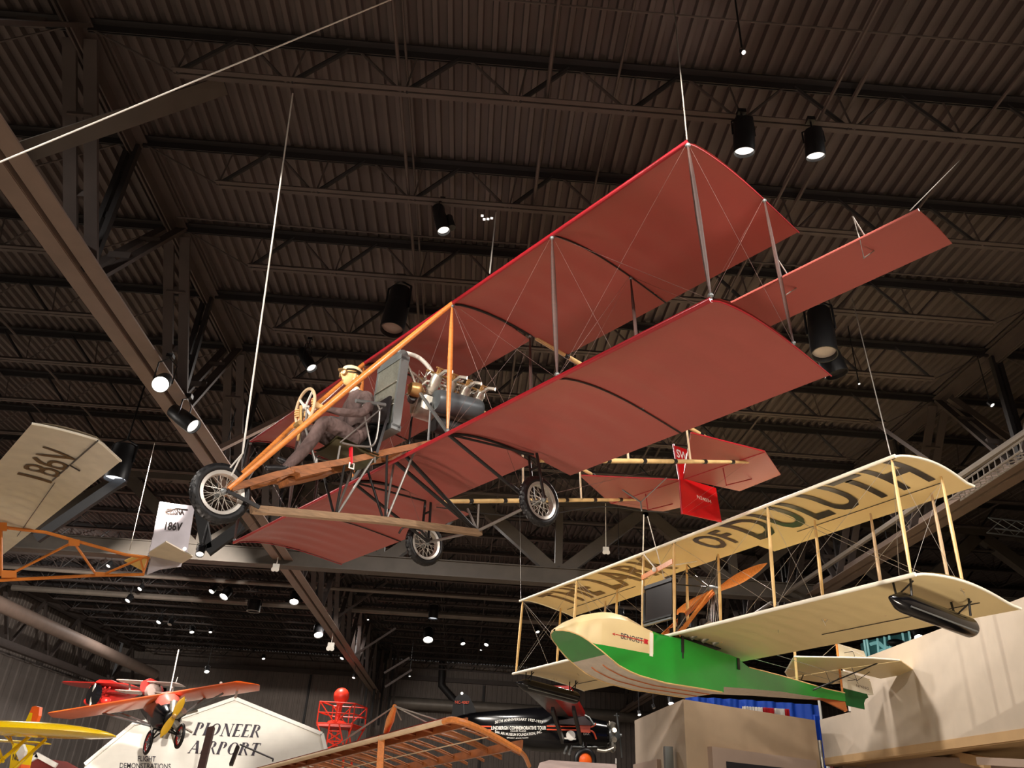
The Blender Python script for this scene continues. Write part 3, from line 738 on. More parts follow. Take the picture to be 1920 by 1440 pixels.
# engine
en = empty('engine', (0, .62, .80), parent=CUR)
MB().loft([[V((x * w_, y, z * w_ - .05)) for x, z in ((-.13, -.12), (0, -.17), (.13, -.12), (.15, .05), (.06, .12), (-.06, .12), (-.15, .05))] for y, w_ in ((-.42, .8), (-.38, 1), (.42, 1), (.48, .7), (.62, .45))]).build('crankcase', 'aluminium', en)
for sg in (-1, 1):
    for k in range(4):
        base = V((sg * .09, -.30 + .21 * k, .06)); dr = V((sg * .62, 0, .78)).normalized()
        cy = empty('cylinder', base, parent=en)
        MB().lathe([(.052, 0), (.052, .03), (.062, .035), (.062, .20), (.05, .235), (.02, .25), (0, .25)], (0, 0, 0), dr, 16).build('barrel', 'aluminium', cy)
        MB().tube([dr * .24 + V((0, -.02, .0)), dr * .32 + V((0, -.03, .0))], .012, 6).tube([dr * .31 + V((0, -.06, 0)), dr * .31 + V((0, .07, 0))], .009, 6).tube([dr * .30 + V((-sg * .06, .06, 0)), V((-sg * .05, .07, .05))], .006, 5).tube([dr * .24, dr * .30], .016, 6).build('rocker', 'brass', cy)
        MB().tube([dr * .21 + V((sg * .05, 0, 0)), dr * .21 + V((sg * .14, .01, .02)), dr * .21 + V((sg * .20, .06, .0))], .022, 8).build('exhaust_stub', 'aluminium', cy)
    MB().tube([(sg * .10, -.36, .34), (sg * .10, .40, .34)], .014, 8).build('intake_pipe', 'brass', en)
MB().tube(curve([(0, -.70, .46), (.02, -.62, .50), (.04, -.45, .50), (.05, -.30, .42), (.05, -.22, .32)], 6), .026, 10).build('water_hose', 'white', en)
MB().tube(curve([(.12, -.72, .38), (.16, -.62, .2), (.16, -.50, -.02)], 6), .016, 8).build('water_pipe', 'aluminium', en)
MB().tube(curve([(.02, -.68, .30), (.08, -.52, .24), (.05, -.3, .16)], 6), .018, 8).build('water_pipe', 'aluminium', en)
MB().lathe([(.02, -.08), (.07, -.07), (.085, -.02), (.085, .04), (.05, .08), (.02, .1)], (.13, -.52, .02), (0.2, 1, 0), 16).build('magneto', 'brass', en)
MB().tube([(.0, -.48, -.04), (.10, -.52, -.05)], .05, 10).box((.16, -.52, .02), (.02, .10, .09)).build('water_pump', 'iron', en)
MB().tube([(-.10, -.46, .05), (.16, -.40, .16), (.14, -.3, .2), (.2, -.1, .16)], .012, 6).build('ignition_lead', 'white', en)
mb = MB()
random.seed(3)
for k in range(64):
    a = V((random.uniform(-.2, .22), random.uniform(-.4, .42), random.uniform(.10, .40)))
    mb.tube([a, a + V((random.uniform(-.08, .08), random.uniform(-.10, .10), random.uniform(-.1, .1))), a + V((random.uniform(-.12, .12), random.uniform(-.1, .1), random.uniform(-.15, .02)))], random.uniform(.004, .010), 5)
mb.build('engine_piping', 'aluminium', en)
MB().lathe([(0, -.02), (.06, 0), (.115, .0), (.13, .04), (.13, .55), (.115, .59), (0, .60)], (.20, -.30, -.06), V((.10, 1, 0.06)), 24).build('fuel_tank', 'tank', en)
MB().lathe([(0, 0), (.09, .0), (.10, .05), (.10, .42), (.05, .5), (0, .5)], (.06, -.20, -.27), (0, 1, 0.05), 16).build('oil_sump', 'iron', en)
for (x, y) in ((.18, -.34), (-.18, -.34), (.18, .3), (-.18, .3)): MB().tube([(x, y, -.1), (x * 1.05, y - .02, -.62)], .014, 6).build('engine_mount', 'black_tube', en)
for sg in (-1, 1):
    MB().tube([(sg * .2, -.5, -.05), (sg * S1, -.62, -.78)], .020, 8).build('engine_stay', 'zinc', en)
    MB().tube([(sg * .14, .4, 0), (sg * S1, .52, -.74)], .016, 8).build('engine_stay', 'zinc', en)
MB().lathe([(.02, .6), (.06, .62), (.06, .72), (.02, .74)], (0, 0, -.03), (0, 1, 0), 14).build('prop_hub', 'zinc', en)
# hanging cables (tied to the steel above)
def hang(name, pts, r, label, m='cable'):
    o = MB().tube(pts, r, 6).build(name, m); tag(o, label, 'cable'); return o
mwc = Euler((0.0529, -0.0245, -0.9024)).to_matrix(); tc_ = V((-0.9289, 7.6948, 4.8368))
def CL(x, y, z): return mwc @ V((x, y, z)) + tc_
up = at(549, 175, 6.35)
jn = at(455, 850, 5.75)
o = MB().tube([up, jn], .008, 6).tube([jn, at(432, 876, 5.62)], .007, 5).tube([jn, at(434, 892, 5.75)], .007, 5).build('hanging_cable', 'cable')
tag(o, 'long white cable holding up the nose wheel of the red biplane', 'cable')
hang('hanging_cable', [at(930, 398, 8.17), at(918, 512, 7.0)], .008, 'short pale cable dropping to the middle of the red upper wing')
hang('hanging_cable', [atz(1262, -6, 9.4), CL(4.0, 0, 1.57)], .006, 'thin cable rising from the near upper corner of the red wing', 'wire')
hang('hanging_cable', [atz(1815, 285, 9.4), CL(5.1, 1.2, .8)], .004, 'thin cable rising from the outer tip of the red aileron', 'wire')
hang('hanging_cable', [at(-10, 308, 4.5), at(741, -4, 5.2)], .007, 'bright white cord running aslant across the top left roof')
# ================================================================== seated pilot figure
PIL = empty('person', CL(0, -.6, -.1), (0.0529, -0.0245, -0.9024),
            'seated pilot in brown suit, pale flat cap and goggles, hands on the steering wheel', 'person')
def PL(x, y, z): return V((x, y + .6, z + .1))
chains = {}; sv = []; sr = []; se = []
def sadd(p, r, par=None):
    sv.append(PL(*p)); sr.append(r); i = len(sv) - 1
    if par is not None: se.append((par, i))
    return i
pel = sadd((0, -.52, .02), .15); wa = sadd((0, -.49, .18), .135, pel); ch = sadd((0, -.51, .38), .155, wa); sh = sadd((0, -.53, .53), .11, ch)
nk = sadd((0, -.57, .61), .055, sh); nk2 = sadd((0, -.60, .68), .055, nk)
ends = []
for sg in (-1, 1):
    s1 = sadd((sg * .155, -.52, .51), .075, sh); s2 = sadd((sg * .215, -.53, .43), .066, s1)
    el = sadd((sg * .27, -.60, .26 if sg > 0 else .24), .052, s2); fa = sadd((sg * .22, -.80, .22), .046, el)
    wr = sadd((sg * .145, -.965, .235), .028, fa); pm = sadd((sg * .135, -1.015, .245), .034, wr); pm2 = sadd((sg * .13, -1.05, .25), .030, pm)
    for k, (dx, dz, ln) in enumerate(((.0, .032, 1.0), (.0, .012, 1.08), (.0, -.010, 1.0), (0, -.03, .82))):
        a = sadd((sg * (.135), -1.082, .25 + dz), .011, pm2)
        b = sadd((sg * (.150), -1.082 - .035 * ln, .25 + dz * 1.1), .010, a)
        c = sadd((sg * (.175), -1.082 - .045 * ln, .245 + dz * 1.15), .009, b)
        sadd((sg * (.190), -1.082 - .028 * ln, .24 + dz * 1.15), .008, c)
    t1 = sadd((sg * .112, -1.04, .262), .013, pm); t2 = sadd((sg * .112, -1.085, .285), .011, t1); sadd((sg * .13, -1.115, .292), .010, t2)
    h = sadd((sg * .10, -.60, .02), .115, pel); k1 = sadd((sg * .13, -.80, .09), .09, h); kn = sadd((sg * .14, -.97, .10), .075, k1)
    if sg > 0: pts = ((.15, -1.05, -.10, .070), (.15, -1.15, -.28, .064), (.145, -1.25, -.42, .056)); ft = ((.14, -1.30, -.49, .042), (.14, -1.39, -.505, .044), (.14, -1.49, -.53, .032))
    else: pts = ((-.13, -1.0, -.04, .068), (-.12, -1.03, -.15, .062), (-.10, -1.06, -.25, .055)); ft = ((-.09, -1.09, -.32, .042), (-.09, -1.19, -.33, .044), (-.09, -1.29, -.30, .032))
    q = kn
    for (x, y, z, r) in pts + ft: q = sadd((x, y, z), r, q)
me = bpy.data.meshes.new('b'); me.from_pydata([tuple(p) for p in sv], se, [])
bo = bpy.data.objects.new('b', me); col.objects.link(bo)
bo.modifiers.new('skin', 'SKIN'); 
bm = bmesh.new(); bm.from_mesh(me); lay = bm.verts.layers.skin.verify(); bm.verts.ensure_lookup_table()
for v in bm.verts:
    v[lay].radius = (sr[v.index],) * 2; v[lay].use_root = (v.index == 0)
bm.to_mesh(me); bm.free()
ss = bo.modifiers.new('sub', 'SUBSURF'); ss.levels = 2; ss.render_levels = 2
dg = bpy.context.evaluated_depsgraph_get(); dg.update()
bme = bpy.data.meshes.new_from_object(bo.evaluated_get(dg)); bpy.data.objects.remove(bo)
# head: an egg pushed out into brow, nose, lips, chin and ears
mb = MB(); n, k = 40, 30; HC = V(PL(0, -.645, .765)); vs = []
def gs(a, b, w_): return math.exp(-((a - b) / w_) ** 2)
for i in range(k + 1):
    ph = math.pi * i / k
    for j in range(n):
        t = 2 * math.pi * j / n
        x, y, z = math.sin(ph) * math.sin(t), -math.sin(ph) * math.cos(t), math.cos(ph)
        fx = 1 - .22 * max(0, -z) ** 1.2; r = V((x * .074 * fx, y * .096, z * .120))
        front = max(0, -y) ** 2
        r.y -= front * (.022 * gs(x, 0, .16) * gs(z, -.12, .20) + .012 * gs(x, 0, .3) * gs(z, -.50, .07) + .014 * gs(x, 0, .3) * gs(z, -.82, .16) + .010 * gs(z, .22, .12) - .012 * gs(abs(x), .36, .16) * gs(z, .06, .12) - .006 * gs(x, 0, .4) * gs(z, -.58, .03))
        if z < -.3: r.y -= .018 * (-z - .3) * (1 if y < 0 else 0)
        vs.append(HC + r)
mb.add(vs, [(i * n + j, (i + 1) * n + j, (i + 1) * n + (j + 1) % n, i * n + (j + 1) % n) for i in range(k) for j in range(n)])
for sg in (-1, 1): mb.ball(HC + V((sg * .076, .012, -.01)), .03, 12, 8, (.35, .65, 1.1))
ho = mb.build('h', 'skin')
bm = bmesh.new(); bm.from_mesh(bme)
bmh = bmesh.new(); bmh.from_mesh(ho.data); hm = bpy.data.meshes.new('hh'); bmh.to_mesh(hm); bm.from_mesh(hm); bpy.data.objects.remove(ho); bmh.free()
bme2 = bpy.data.meshes.new('body'); bm.to_mesh(bme2); bm.free()
for m in ('suit', 'skin', 'black_leather'): bme2.materials.append(MATS[m])
for p in bme2.polygons:
    c = p.center; y, z = c.y - .6, c.z - .1
    p.material_index = 1 if (z > .62 or (y < -.985 and z > .17)) else (2 if ((c.x > 0 and (z < -.47 or y < -1.34)) or (c.x <= 0 and (z < -.29 or (y < -1.14 and z < -.2)))) else 0)
    p.use_smooth = True
bod = bpy.data.objects.new('body', bme2); col.objects.link(bod); bod.parent = PIL
# cap
def CP(x, y, z): return HC + V((x, y, z))
mb = MB()
def capf(u, v):
    t = 2 * math.pi * u; ph = v * math.pi * .5
    r = math.sin(ph); puff = 1 + .10 * math.sin(ph * 2) + .015 * math.sin(t * 8) * r
    return CP(math.sin(t) * r * .088 * puff, .006 - math.cos(t) * r * .112 * puff + .01 * r, .062 + math.cos(ph) * .070 + .018 * math.cos(t) * r * 0 - .03 * (1 - math.cos(ph)) * 0)
mb.grid(capf, 36, 8)
cap = mb.build('cap', 'cap_cloth', PIL)
MB().grid(lambda u, v: CP((u - .5) * .14 * (1 - .15 * v), -.088 - .05 * v * math.sin(math.pi * u) - .015 * math.sin(math.pi * u), .062 - .012 * v), 10, 4).grid(lambda u, v: CP((u - .5) * .14 * (1 - .15 * v), -.088 - .05 * v * math.sin(math.pi * u) - .015 * math.sin(math.pi * u), .055 - .012 * v), 10, 4).build('cap_peak', 'cap_cloth', cap)
MB().tube([CP(math.sin(a * math.pi / 12) * .084, -math.cos(a * math.pi / 12) * .106 + .008, .058 + .004 * math.cos(a)) for a in range(24)], .007, 6, closed=True).build('cap_band', 'black_leather', cap)
gg = MB()
for sg in (-1, 1):
    gg.lathe([(.026, -.01), (.034, -.012), (.036, 0), (.032, .012), (.026, .010)], CP(sg * .034, -.098, .012), V((sg * .35, -1, 0)), 20, closed=True)
gg.tube([CP(-.01, -.112, .014), CP(.01, -.112, .014)], .005, 6)
go = gg.build('goggles', 'brass', PIL)
lg = MB()
for sg in (-1, 1): lg.lathe([(.027, -.002), (.02, .006), (0, .009)], CP(sg * .034, -.100, .012), V((sg * .35, -1, 0)), 16)
lg.build('goggle_lens', 'cap_cloth', go)
MB().tube([CP(math.sin(a) * .083, -math.cos(a) * .103 + .006, .014 + .025 * (1 - math.cos(a)) * .5) for a in [math.radians(38 + 7.2 * i) for i in range(40)]], .006, 6).build('goggle_strap', 'black_leather', go)
MB().lathe([(.05, 0), (.062, .012), (.058, .045), (.05, .05)], PL(0, -.575, .60), V((0, -.3, 1)), 20, closed=True).build('collar', 'white', PIL)
mb = MB().grid(lambda u, v: PL(math.sin((u - .5) * 5.4) * .083, -.60 + math.cos((u - .5) * 5.4) * .080 , .74 + .06 * (1 - v) - .03), 16, 4)
hb = mb.build('hair', 'wood_light', PIL)
# ================================================================== cream and green flying boat
GB, B1, B2, B3, RB = 1.55, 0.415, 2.56, 4.70, 1.025
BRot = (-0.0638, -0.01, -1.1137); BLoc = (3.0357, 13.0949, 4.2595)
BO = empty('flying_boat', BLoc, BRot, 'cream biplane flying boat with green hull and large dark lettering under the upper wing', 'aeroplane')
def bw(x):
    return 0
def wtip(v): return 4.74 + .10 * math.sin(math.pi * min(1, v * 1.1)) + .12 * v * v
HB = .09
def boat_wing(z, c, parent, cutout=None):
    for (u0, u1, nm) in ((-1, -.54, 'wing_panel'), (-.54, -.26, 'wing_panel'), (-.26, .26, 'wing_panel'), (.26, .54, 'wing_panel'), (.54, 1, 'wing_panel')):
        def P(top):
            def f(u, v):
                uu = u0 + (u1 - u0) * u; x = uu * 4.74
                if abs(uu) > .54: x = math.copysign(.54 * 4.74 + (abs(uu) - .54) / .46 * (wtip(v) - .54 * 4.74), uu)
                cc = c if not (cutout and abs(uu) < .2605) else cutout
                y = v * cc
                zz = z + camb(y, c, HB) + .012 * abs(math.sin(math.pi * x / .33)) * math.sin(math.pi * min(1, v * 1.02))
                return V((x, y, zz + (.03 * math.sin(math.pi * min(1, v ** .5 * .98 + .02)) if top else 0)))
            return f
        n = int(abs(u1 - u0) * 4.74 / .33 * 5)
        MB().grid(P(0), n, 14).grid(P(1), n, 14).build(nm, 'cream', parent, angle=50)
    MB().tube([(-4.78, 0, z + .01), (0, 0, z + .01), (4.78, 0, z + .01)], .026, 10).build('leading_edge', 'cream_edge', parent)
    for sg in (-1, 1):
        MB().tube([(sg * wtip(k / 12), c * k / 12, z + camb(c * k / 12, c, HB) + .008) for k in range(13)], .018, 8).build('wing_tip_edge', 'cream_edge', parent)
        MB().tube([(sg * 2.1, c * .78, z + camb(c * .78, c, HB) - .004), (sg * 4.6, c * .78, z + camb(c * .78, c, HB) - .004)], .006, 4).build('aileron_gap', 'black_letter', parent)
boat_wing(0.0, 1.88, BO); boat_wing(GB, 1.46, BO, 1.16)
def under(x, y): return GB + camb(y, 1.46, HB) - .006
def letters(t, xa, xb, ya, yb, m):
    text_mesh('wing_lettering', t, m, lambda u, v: V((xa + (xb - xa) * u, ya + (yb - ya) * v, under(0, ya + (yb - ya) * v))), BO, bold=.018, cuts=(1, 8), space=1.08)
letters('THE', -4.32, -2.95, 1.0, .16, 'tan_letter'); letters('LARK', -2.62, -.62, 1.0, .16, 'tan_letter')
letters('OF', .50, 1.22, .86, .24, 'black_letter'); letters('DULUTH', 1.42, 4.62, 1.0, .10, 'black_letter')
def bstrut(p, q, m='wood_ash'):
    p = V(p); q = V(q)
    o = MB().tube([p, mix(p, q, .1), mix(p, q, .5), mix(p, q, .9), q], [.018, .026, .034, .026, .018], 8, sx=.6, up=(0, 1, 0)).build('strut', m, BO)
    MB().tube([q - V((.05, 0, 0)), q + V((.05, 0, 0))], .012, 6).build('strut_fitting', 'black_tube', o)
for x in (-B3, -B2, -B1, B1, B2, B3):
    bstrut((x, .03, .02), (x, .03, GB)); bstrut((x, RB, .08), (x, RB, GB + .08))
for x in (3.35, 4.35, -3.35): bstrut((x, 1.30, .06), (x, 1.30, GB + .04), 'wood_light')
def bwire(p, q, r=.003): return MB().tube([p, q], r, 4).build('bracing_wire', 'wire', BO)
for sg in (-1, 1):
    for (a, b) in ((B1, B2), (B2, B3)):
        for y in (.03, RB):
            bwire((sg * a, y, .05), (sg * b, y, GB)); bwire((sg * a, y, GB), (sg * b, y, .05))
        bwire((sg * b, .03, 0), (sg * b, RB, GB)); bwire((sg * b, .03, GB), (sg * b, RB, 0)); bwire((sg * (b + .02), .03, GB), (sg * (b - .9), RB, .05))
    bwire((sg * B1, RB, GB), (0, 1.3, 1.1)); bwire((sg * B2, .03, GB), (sg * 1.5, 1.05, GB + .05)); bwire((sg * B1, .03, GB), (-sg * B1, .03, .9)); bwire((sg * B1, .03, 0), (sg * B1, RB, GB))
# hull
def interp(tab, y):
    for (a, va), (b, vb) in zip(tab[:-1], tab[1:]):
        if y <= b:
            t = max(0, (y - a) / (b - a)); return va + (vb - va) * t
    return tab[-1][1]
Wt = [(-1.97, .03), (-1.93, .16), (-1.86, .26), (-1.76, .34), (-1.6, .41), (-1.4, .45), (1.3, .45), (2.4, .34), (3.4, .18), (4.36, .03)]
Bt = [(-1.97, -.28), (-1.86, -.31), (-1.7, -.37), (-1.46, -.50), (-1.25, -.60), (-1.07, -.68), (-.85, -.73), (-.67, -.755), (-.16, -.77), (.7, -.72), (1.0, -.705), (1.005, -.62), (2.4, -.44), (3.8, -.30), (4.36, -.24)]
St = [(-1.97, -.26), (-1.6, -.20), (-1.2, -.13), (-.46, -.09), (.2, -.03), (1.3, -.10), (1.6, -.2), (3.8, -.13), (4.36, -.09)]
Tt = [(-1.97, -.26), (-1.9, -.20), (-1.75, -.08), (-1.5, .06), (-1.25, .15), (-1.05, .19), (-.85, .19), (-.65, .12), (-.5, .06), (-.3, .0), (.2, -.02), (1.3, -.09), (1.6, -.19), (3.8, -.12), (4.36, -.08)]
ys = sorted(set([round(-1.97 + .0815 * i, 3) for i in range(0, 78) if -1.97 + .0815 * i < 4.36] + [a for a, _ in Wt + Bt + Tt]))
def ring(y):
    w_, b, s, t = interp(Wt, y), interp(Bt, y), interp(St, y), max(interp(Tt, y), interp(St, y) + .005)
    pn = max(b + .01, min(s - .01, -.44 + .05 * (y + 1.4)))
    out = [(-w_, y, b), (-w_ / 3, y, b), (w_ / 3, y, b), (w_, y, b), (w_, y, pn), (w_, y, s)]
    for k in range(1, 8): a = math.pi * k / 8; out.append((w_ * math.cos(a), y, s + (t - s) * math.sin(a) ** .8))
    return out + [(-w_, y, s), (-w_, y, pn)]
rings = [ring(y) for y in ys]; n = len(rings[0])
mb = MB()
for i in range(len(rings) - 1):
    ym = (ys[i] + ys[i + 1]) / 2
    for j in range(n):
        if j < 3: c = 2 if ym < -1.34 else 1
        elif j == 3 or j == n - 1: c = 2 if ym > -1.62 else 0
        else: c = 3 if ym < -.45 else 2
        if c == 1 and ym > 3.6: c = 4
        mb.cur = c; mb.add([rings[i][j], rings[i][(j + 1) % n], rings[i + 1][(j + 1) % n], rings[i + 1][j]], [(0, 1, 2, 3)])
hull = mb.build('hull', ['green_dark', 'planing_metal', 'green', 'cream', 'cedar'], BO, angle=32)
for x in (-.44, -.15, .15, .44):
    MB().tube([(x, y, interp(Bt, y) - .006) for y in ys if -1.22 < y < 1.0], .009, 6).build('hull_runner', 'wood_ash' if abs(x) > .4 else 'cedar', BO)
for sg in (-1, 1):
    MB().tube([(sg * (interp(Wt, y) + .004), y, interp(Bt, y)) for y in ys if y < 1.0], .010, 6).build('chine_strip', 'wood_ash', BO)
    MB().tube([(sg * interp(Wt, y), y, interp(St, y)) for y in ys if y > 1.6], .010, 6).build('gunwale', 'wood_ash', BO)
    MB().box((sg * .458, -.47, -.25), (.014, .06, .36)).build('panel_edge', 'cream_edge', BO, smooth=False)
    MB().box((sg * .456, .16, -.12), (.02, .05, .26)).tube([(sg * .46, .16, -.2), (sg * .46, .16, -.34)], .012, 6).build('wing_bracket', 'black_tube', BO, smooth=False)
    MB().box((sg * .456, 1.34, -.2), (.02, .05, .18)).build('wing_bracket', 'black_tube', BO, smooth=False)
text_mesh('maker_lettering', 'BENOIST', 'navy_ink', lambda u, v: V((.456, -1.05 + .42 * u, -.275 + .085 * v)), BO)
MB().prism([(.459, -1.16, -.232), (.459, -.60, -.222), (.459, -.60, -.234), (.459, -1.16, -.240)], V((.002, 0, 0))).prism([(.459, -.62, -.19), (.459, -.53, -.195), (.459, -.545, -.228), (.459, -.53, -.262), (.459, -.62, -.262), (.459, -.60, -.228)], V((.002, 0, 0))).prism([(.459, -1.22, -.24), (.459, -1.16, -.215), (.459, -1.18, -.237), (.459, -1.16, -.262)], V((.002, 0, 0))).build('arrow_emblem', 'flag_red', BO, smooth=False)
MB().prism([(-.02, 3.7, -.30), (-.02, 4.36, -.25), (-.02, 4.40, -.40), (-.02, 4.34, -.41)], (.04, 0, 0)).build('skeg', 'cedar', BO, smooth=False)
# floats
for sg in (-1, 1):
    f = MB().lathe([(0, -.10), (.03, -.06), (.11, .10), (.125, .18), (.125, 1.38), (.10, 1.44), (0, 1.44)], (sg * 4.45, 0, -.22), V((0, 1, -.03)), 20).build('float', 'black_gloss', BO)
    MB().tube([(sg * 4.45 + .10, .15, -.29), (sg * 4.45 + .10, 1.38, -.33)], .012, 6).build('float_strip', 'zinc', f)
    for y in (.2, 1.3):
        MB().tube([(sg * 4.45 - .10, y, -.15), (sg * 4.45 - .12, y, .06)], .014, 6).tube([(sg * 4.45 + .10, y, -.15), (sg * 4.45 + .12, y, .06)], .014, 6).tube([(sg * 4.45 - .1, y, -.12), (sg * 4.45 + .12, y + .05, .04)], .010, 6).build('float_bracket', 'black_tube', f)
# tail group
zt = .32
for sg in (-1, 1):
    MB().prism([(0, 3.16, zt), (sg * 1.0, 3.98, zt), (sg * 1.27, 4.35, zt), (0, 4.3, zt)], (0, 0, .022)).build('stabilizer', 'cream', BO, smooth=False)
    MB().tube([(0, 3.16, zt + .01), (sg * 1.0, 3.98, zt + .01), (sg * 1.27, 4.35, zt + .01)], .015, 6).build('stabilizer_edge', 'cream_edge', BO)
    MB().prism([(sg * .06, 4.32, zt), (sg * 1.27, 4.37, zt), (sg * .95, 5.22, zt), (sg * .12, 5.30, zt)], (0, 0, .018)).build('elevator', 'cream', BO, smooth=False)
    MB().tube([(sg * .85, 4.3, zt), (sg * .15, 3.3, -.26)], .013, 6).build('tail_stay', 'black_tube', BO)
    MB().tube([(sg * .3, 4.3, zt), (sg * .3, 4.4, zt - .22), (sg * .32, 4.75, zt)], .006, 4).tube([(sg * .3, 4.3, zt), (sg * .3, 4.4, zt + .22), (sg * .32, 4.75, zt)], .006, 4).build('control_horn', 'black_tube', BO)
MB().prism([(-.012, 4.34, .80), (-.012, 5.06, .80), (-.012, 5.16, .60), (-.012, 5.16, .36), (-.012, 4.34, .36)], (.024, 0, 0)).prism([(-.012, 4.36, .30), (-.012, 5.05, .30), (-.012, 5.14, .25), (-.012, 5.18, .02), (-.012, 5.10, .00), (-.012, 4.36, .0)], (.024, 0, 0)).build('rudder', 'cream_edge', BO, smooth=False)
gr = [(-.012, 4.38, -.01), (-.012, 5.0, .0), (-.012, 5.02, -.06), (-.012, 4.94, -.10), (-.012, 4.88, -.18), (-.012, 4.88, -.29), (-.012, 4.38, -.30)]
MB().prism(gr, (.024, 0, 0)).build('water_rudder', 'green_dark', BO, smooth=False)
text_mesh('lettering', 'N7436G', 'brown_letter', lambda u, v: V((.016, 4.72 + .34 * u, .085 + .045 * v)), BO)
MB().tube([(0, 4.32, .84), (0, 4.34, -.42)], .020, 8).build('rudder_post', 'wood_orange', BO)
MB().tube([(0, 3.18, .42), (0, 3.18, -.14)], .024, 8).build('tail_post', 'wood_ash', BO)
for z in (.66, .15): MB().tube([(-.2, 4.5, z), (.2, 4.5, z)], .006, 4).tube([(-.2, 4.5, z), (0, 4.8, z)], .005, 4).tube([(.2, 4.5, z), (0, 4.8, z)], .005, 4).build('rudder_horn', 'black_tube', BO)
for sg in (-1, 1):
    MB().tube([(sg * .2, 4.5, .15), (sg * .3, 1.2, .2)], .004, 4).build('control_cable', 'wire', BO); MB().tube([(sg * .9, 4.3, zt), (0, 4.33, .8)], .004, 4).build('control_cable', 'wire', BO)
# engine bay
eb = empty('engine', (0, .3, .5), parent=BO)
MB().box((-.04, -.2, .14), (.74, .10, .56)).build('radiator_core', 'black_letter', eb, smooth=False)
MB().box((-.04, -.2, .44), (.78, .14, .06)).build('radiator_frame', 'lamp_black', eb, smooth=False)
MB().box((-.04, -.22, -.16), (.78, .12, .03)).build('radiator_frame', 'lamp_black', eb, smooth=False)
MB().box((-.04, -.24, -.20), (.72, .05, .03)).box((-.40, -.26, .1), (.02, .03, .5)).build('radiator_rail', 'zinc', eb, smooth=False)
for k in range(3): MB().tube([(.28, .18 + .24 * k, -.43), (.62, .34 + .24 * k, -.20)], .045, 10).build('exhaust_pipe', 'aluminium', eb)
MB().loft([[V((x, y, z - .32)) for x, z in ((-.16, -.12), (.16, -.12), (.18, .1), (-.18, .1))] for y in (.1, .95)]).build('crankcase', 'iron', eb, smooth=False)
for k in range(3): MB().lathe([(.07, 0), (.07, .22), (.05, .26), (0, .26)], (0, .24 + .24 * k, -.22), (0, 0, 1), 14).build('cylinder', 'iron', eb)
for sg in (-1, 1):
    MB().bar((sg * .30, -.1, -.46), (sg * .03, .92, .60), .05, .045).build('thrust_beam', 'wood_orange', eb, smooth=False)
    MB().bar((sg * .20, -.1, -.46), (sg * .06, .92, .54), .04, .035).build('thrust_beam', 'cedar', eb, smooth=False)
    MB().tube([(sg * B1, RB - .3, GB - .42), (0, .85, .62)], .010, 5).tube([(sg * .28, .9, -.4), (0, .95, .6)], .008, 5).tube([(sg * .4, .02, .6), (0, .85, .64)], .012, 5).build('thrust_stay', 'black_tube', eb)
for k in range(9):
    x = -.28 + .07 * k; MB().tube([(x, .95, -.42), (x * .3, .95, .6)], .005, 4).build('thrust_wire', 'wire', eb)
MB().lathe([(0, -.1), (.05, -.08), (.07, 0), (.07, .12), (.03, .16)], (0, .92, .62), (0, 1, 0), 14).build('prop_hub', 'zinc', eb)
def blade(sg, L, m, parent, o, axis_t, w0=.15, nm='propeller_blade'):
    """a twisted wooden blade in the x-z plane of its parent"""
    d = V((math.cos(axis_t), 0, math.sin(axis_t))) * sg; s = V((0, 1, 0)).cross(d)
    rings = []
    for i in range(13):
        t = i / 12; r = .03 + (L - .03) * t; w_ = w0 * (.35 + .9 * math.sin(math.pi * min(1, t * .9 + .08)) ** 1.1) * (1 - .75 * max(0, t - .88) / .12); th = .022 * (1 - .75 * t) + .004
        tw = math.radians(58 - 44 * t) * sg; a = s * math.cos(tw) + V((0, 1, 0)) * math.sin(tw); b = d.cross(a)
        c = V(o) + d * r
        rings.append([c + a * (w_ * .5 * math.cos(q)) + b * (th * math.sin(q)) for q in [2 * math.pi * j / 12 for j in range(12)]])
    return MB().loft(rings).build(nm, m, parent)
for sg in (-1, 1): blade(sg, 1.24, 'wood_orange', eb, (0, 1.05, .62), math.radians(10), .14)
o = MB().bar((-B1, .0, 1.12), (B1, .0, 1.22), .02, .085).build('control_bar', 'wood_orange', BO, smooth=False)
MB().ball((-.04, -.02, 1.18), .045, 10, 6).tube([(-.04, 0, 1.2), (-.38, .0, GB)], .012, 5).tube([(-.04, 0, 1.2), (.0, .9, GB)], .012, 5).build('bar_pulley', 'white', o)
def BL(x, y, z): return Euler(BRot).to_matrix() @ V((x, y, z)) + V(BLoc)
hang('hanging_cable', [at(1207, 965, 13.0), BL(-.42, .02, 1.62)], .010, 'pale cable above the first inner strut of the cream flying boat')
hang('hanging_cable', [at(1214, 968, 13.0), BL(0, .5, 0.1)], .008, 'long pale cable running down between the wings into the green hull')
hang('hanging_cable', [atz(1598, 560, 8.9), BL(4.72, .0, 1.6)], .007, 'thin cable rising from the near upper tip of the cream wing', 'wire')
hang('hanging_cable', [at(972, 700, 21), BL(-4.74, .0, 1.6)], .004, 'faint thin cable above the far tip of the cream wing', 'wire')
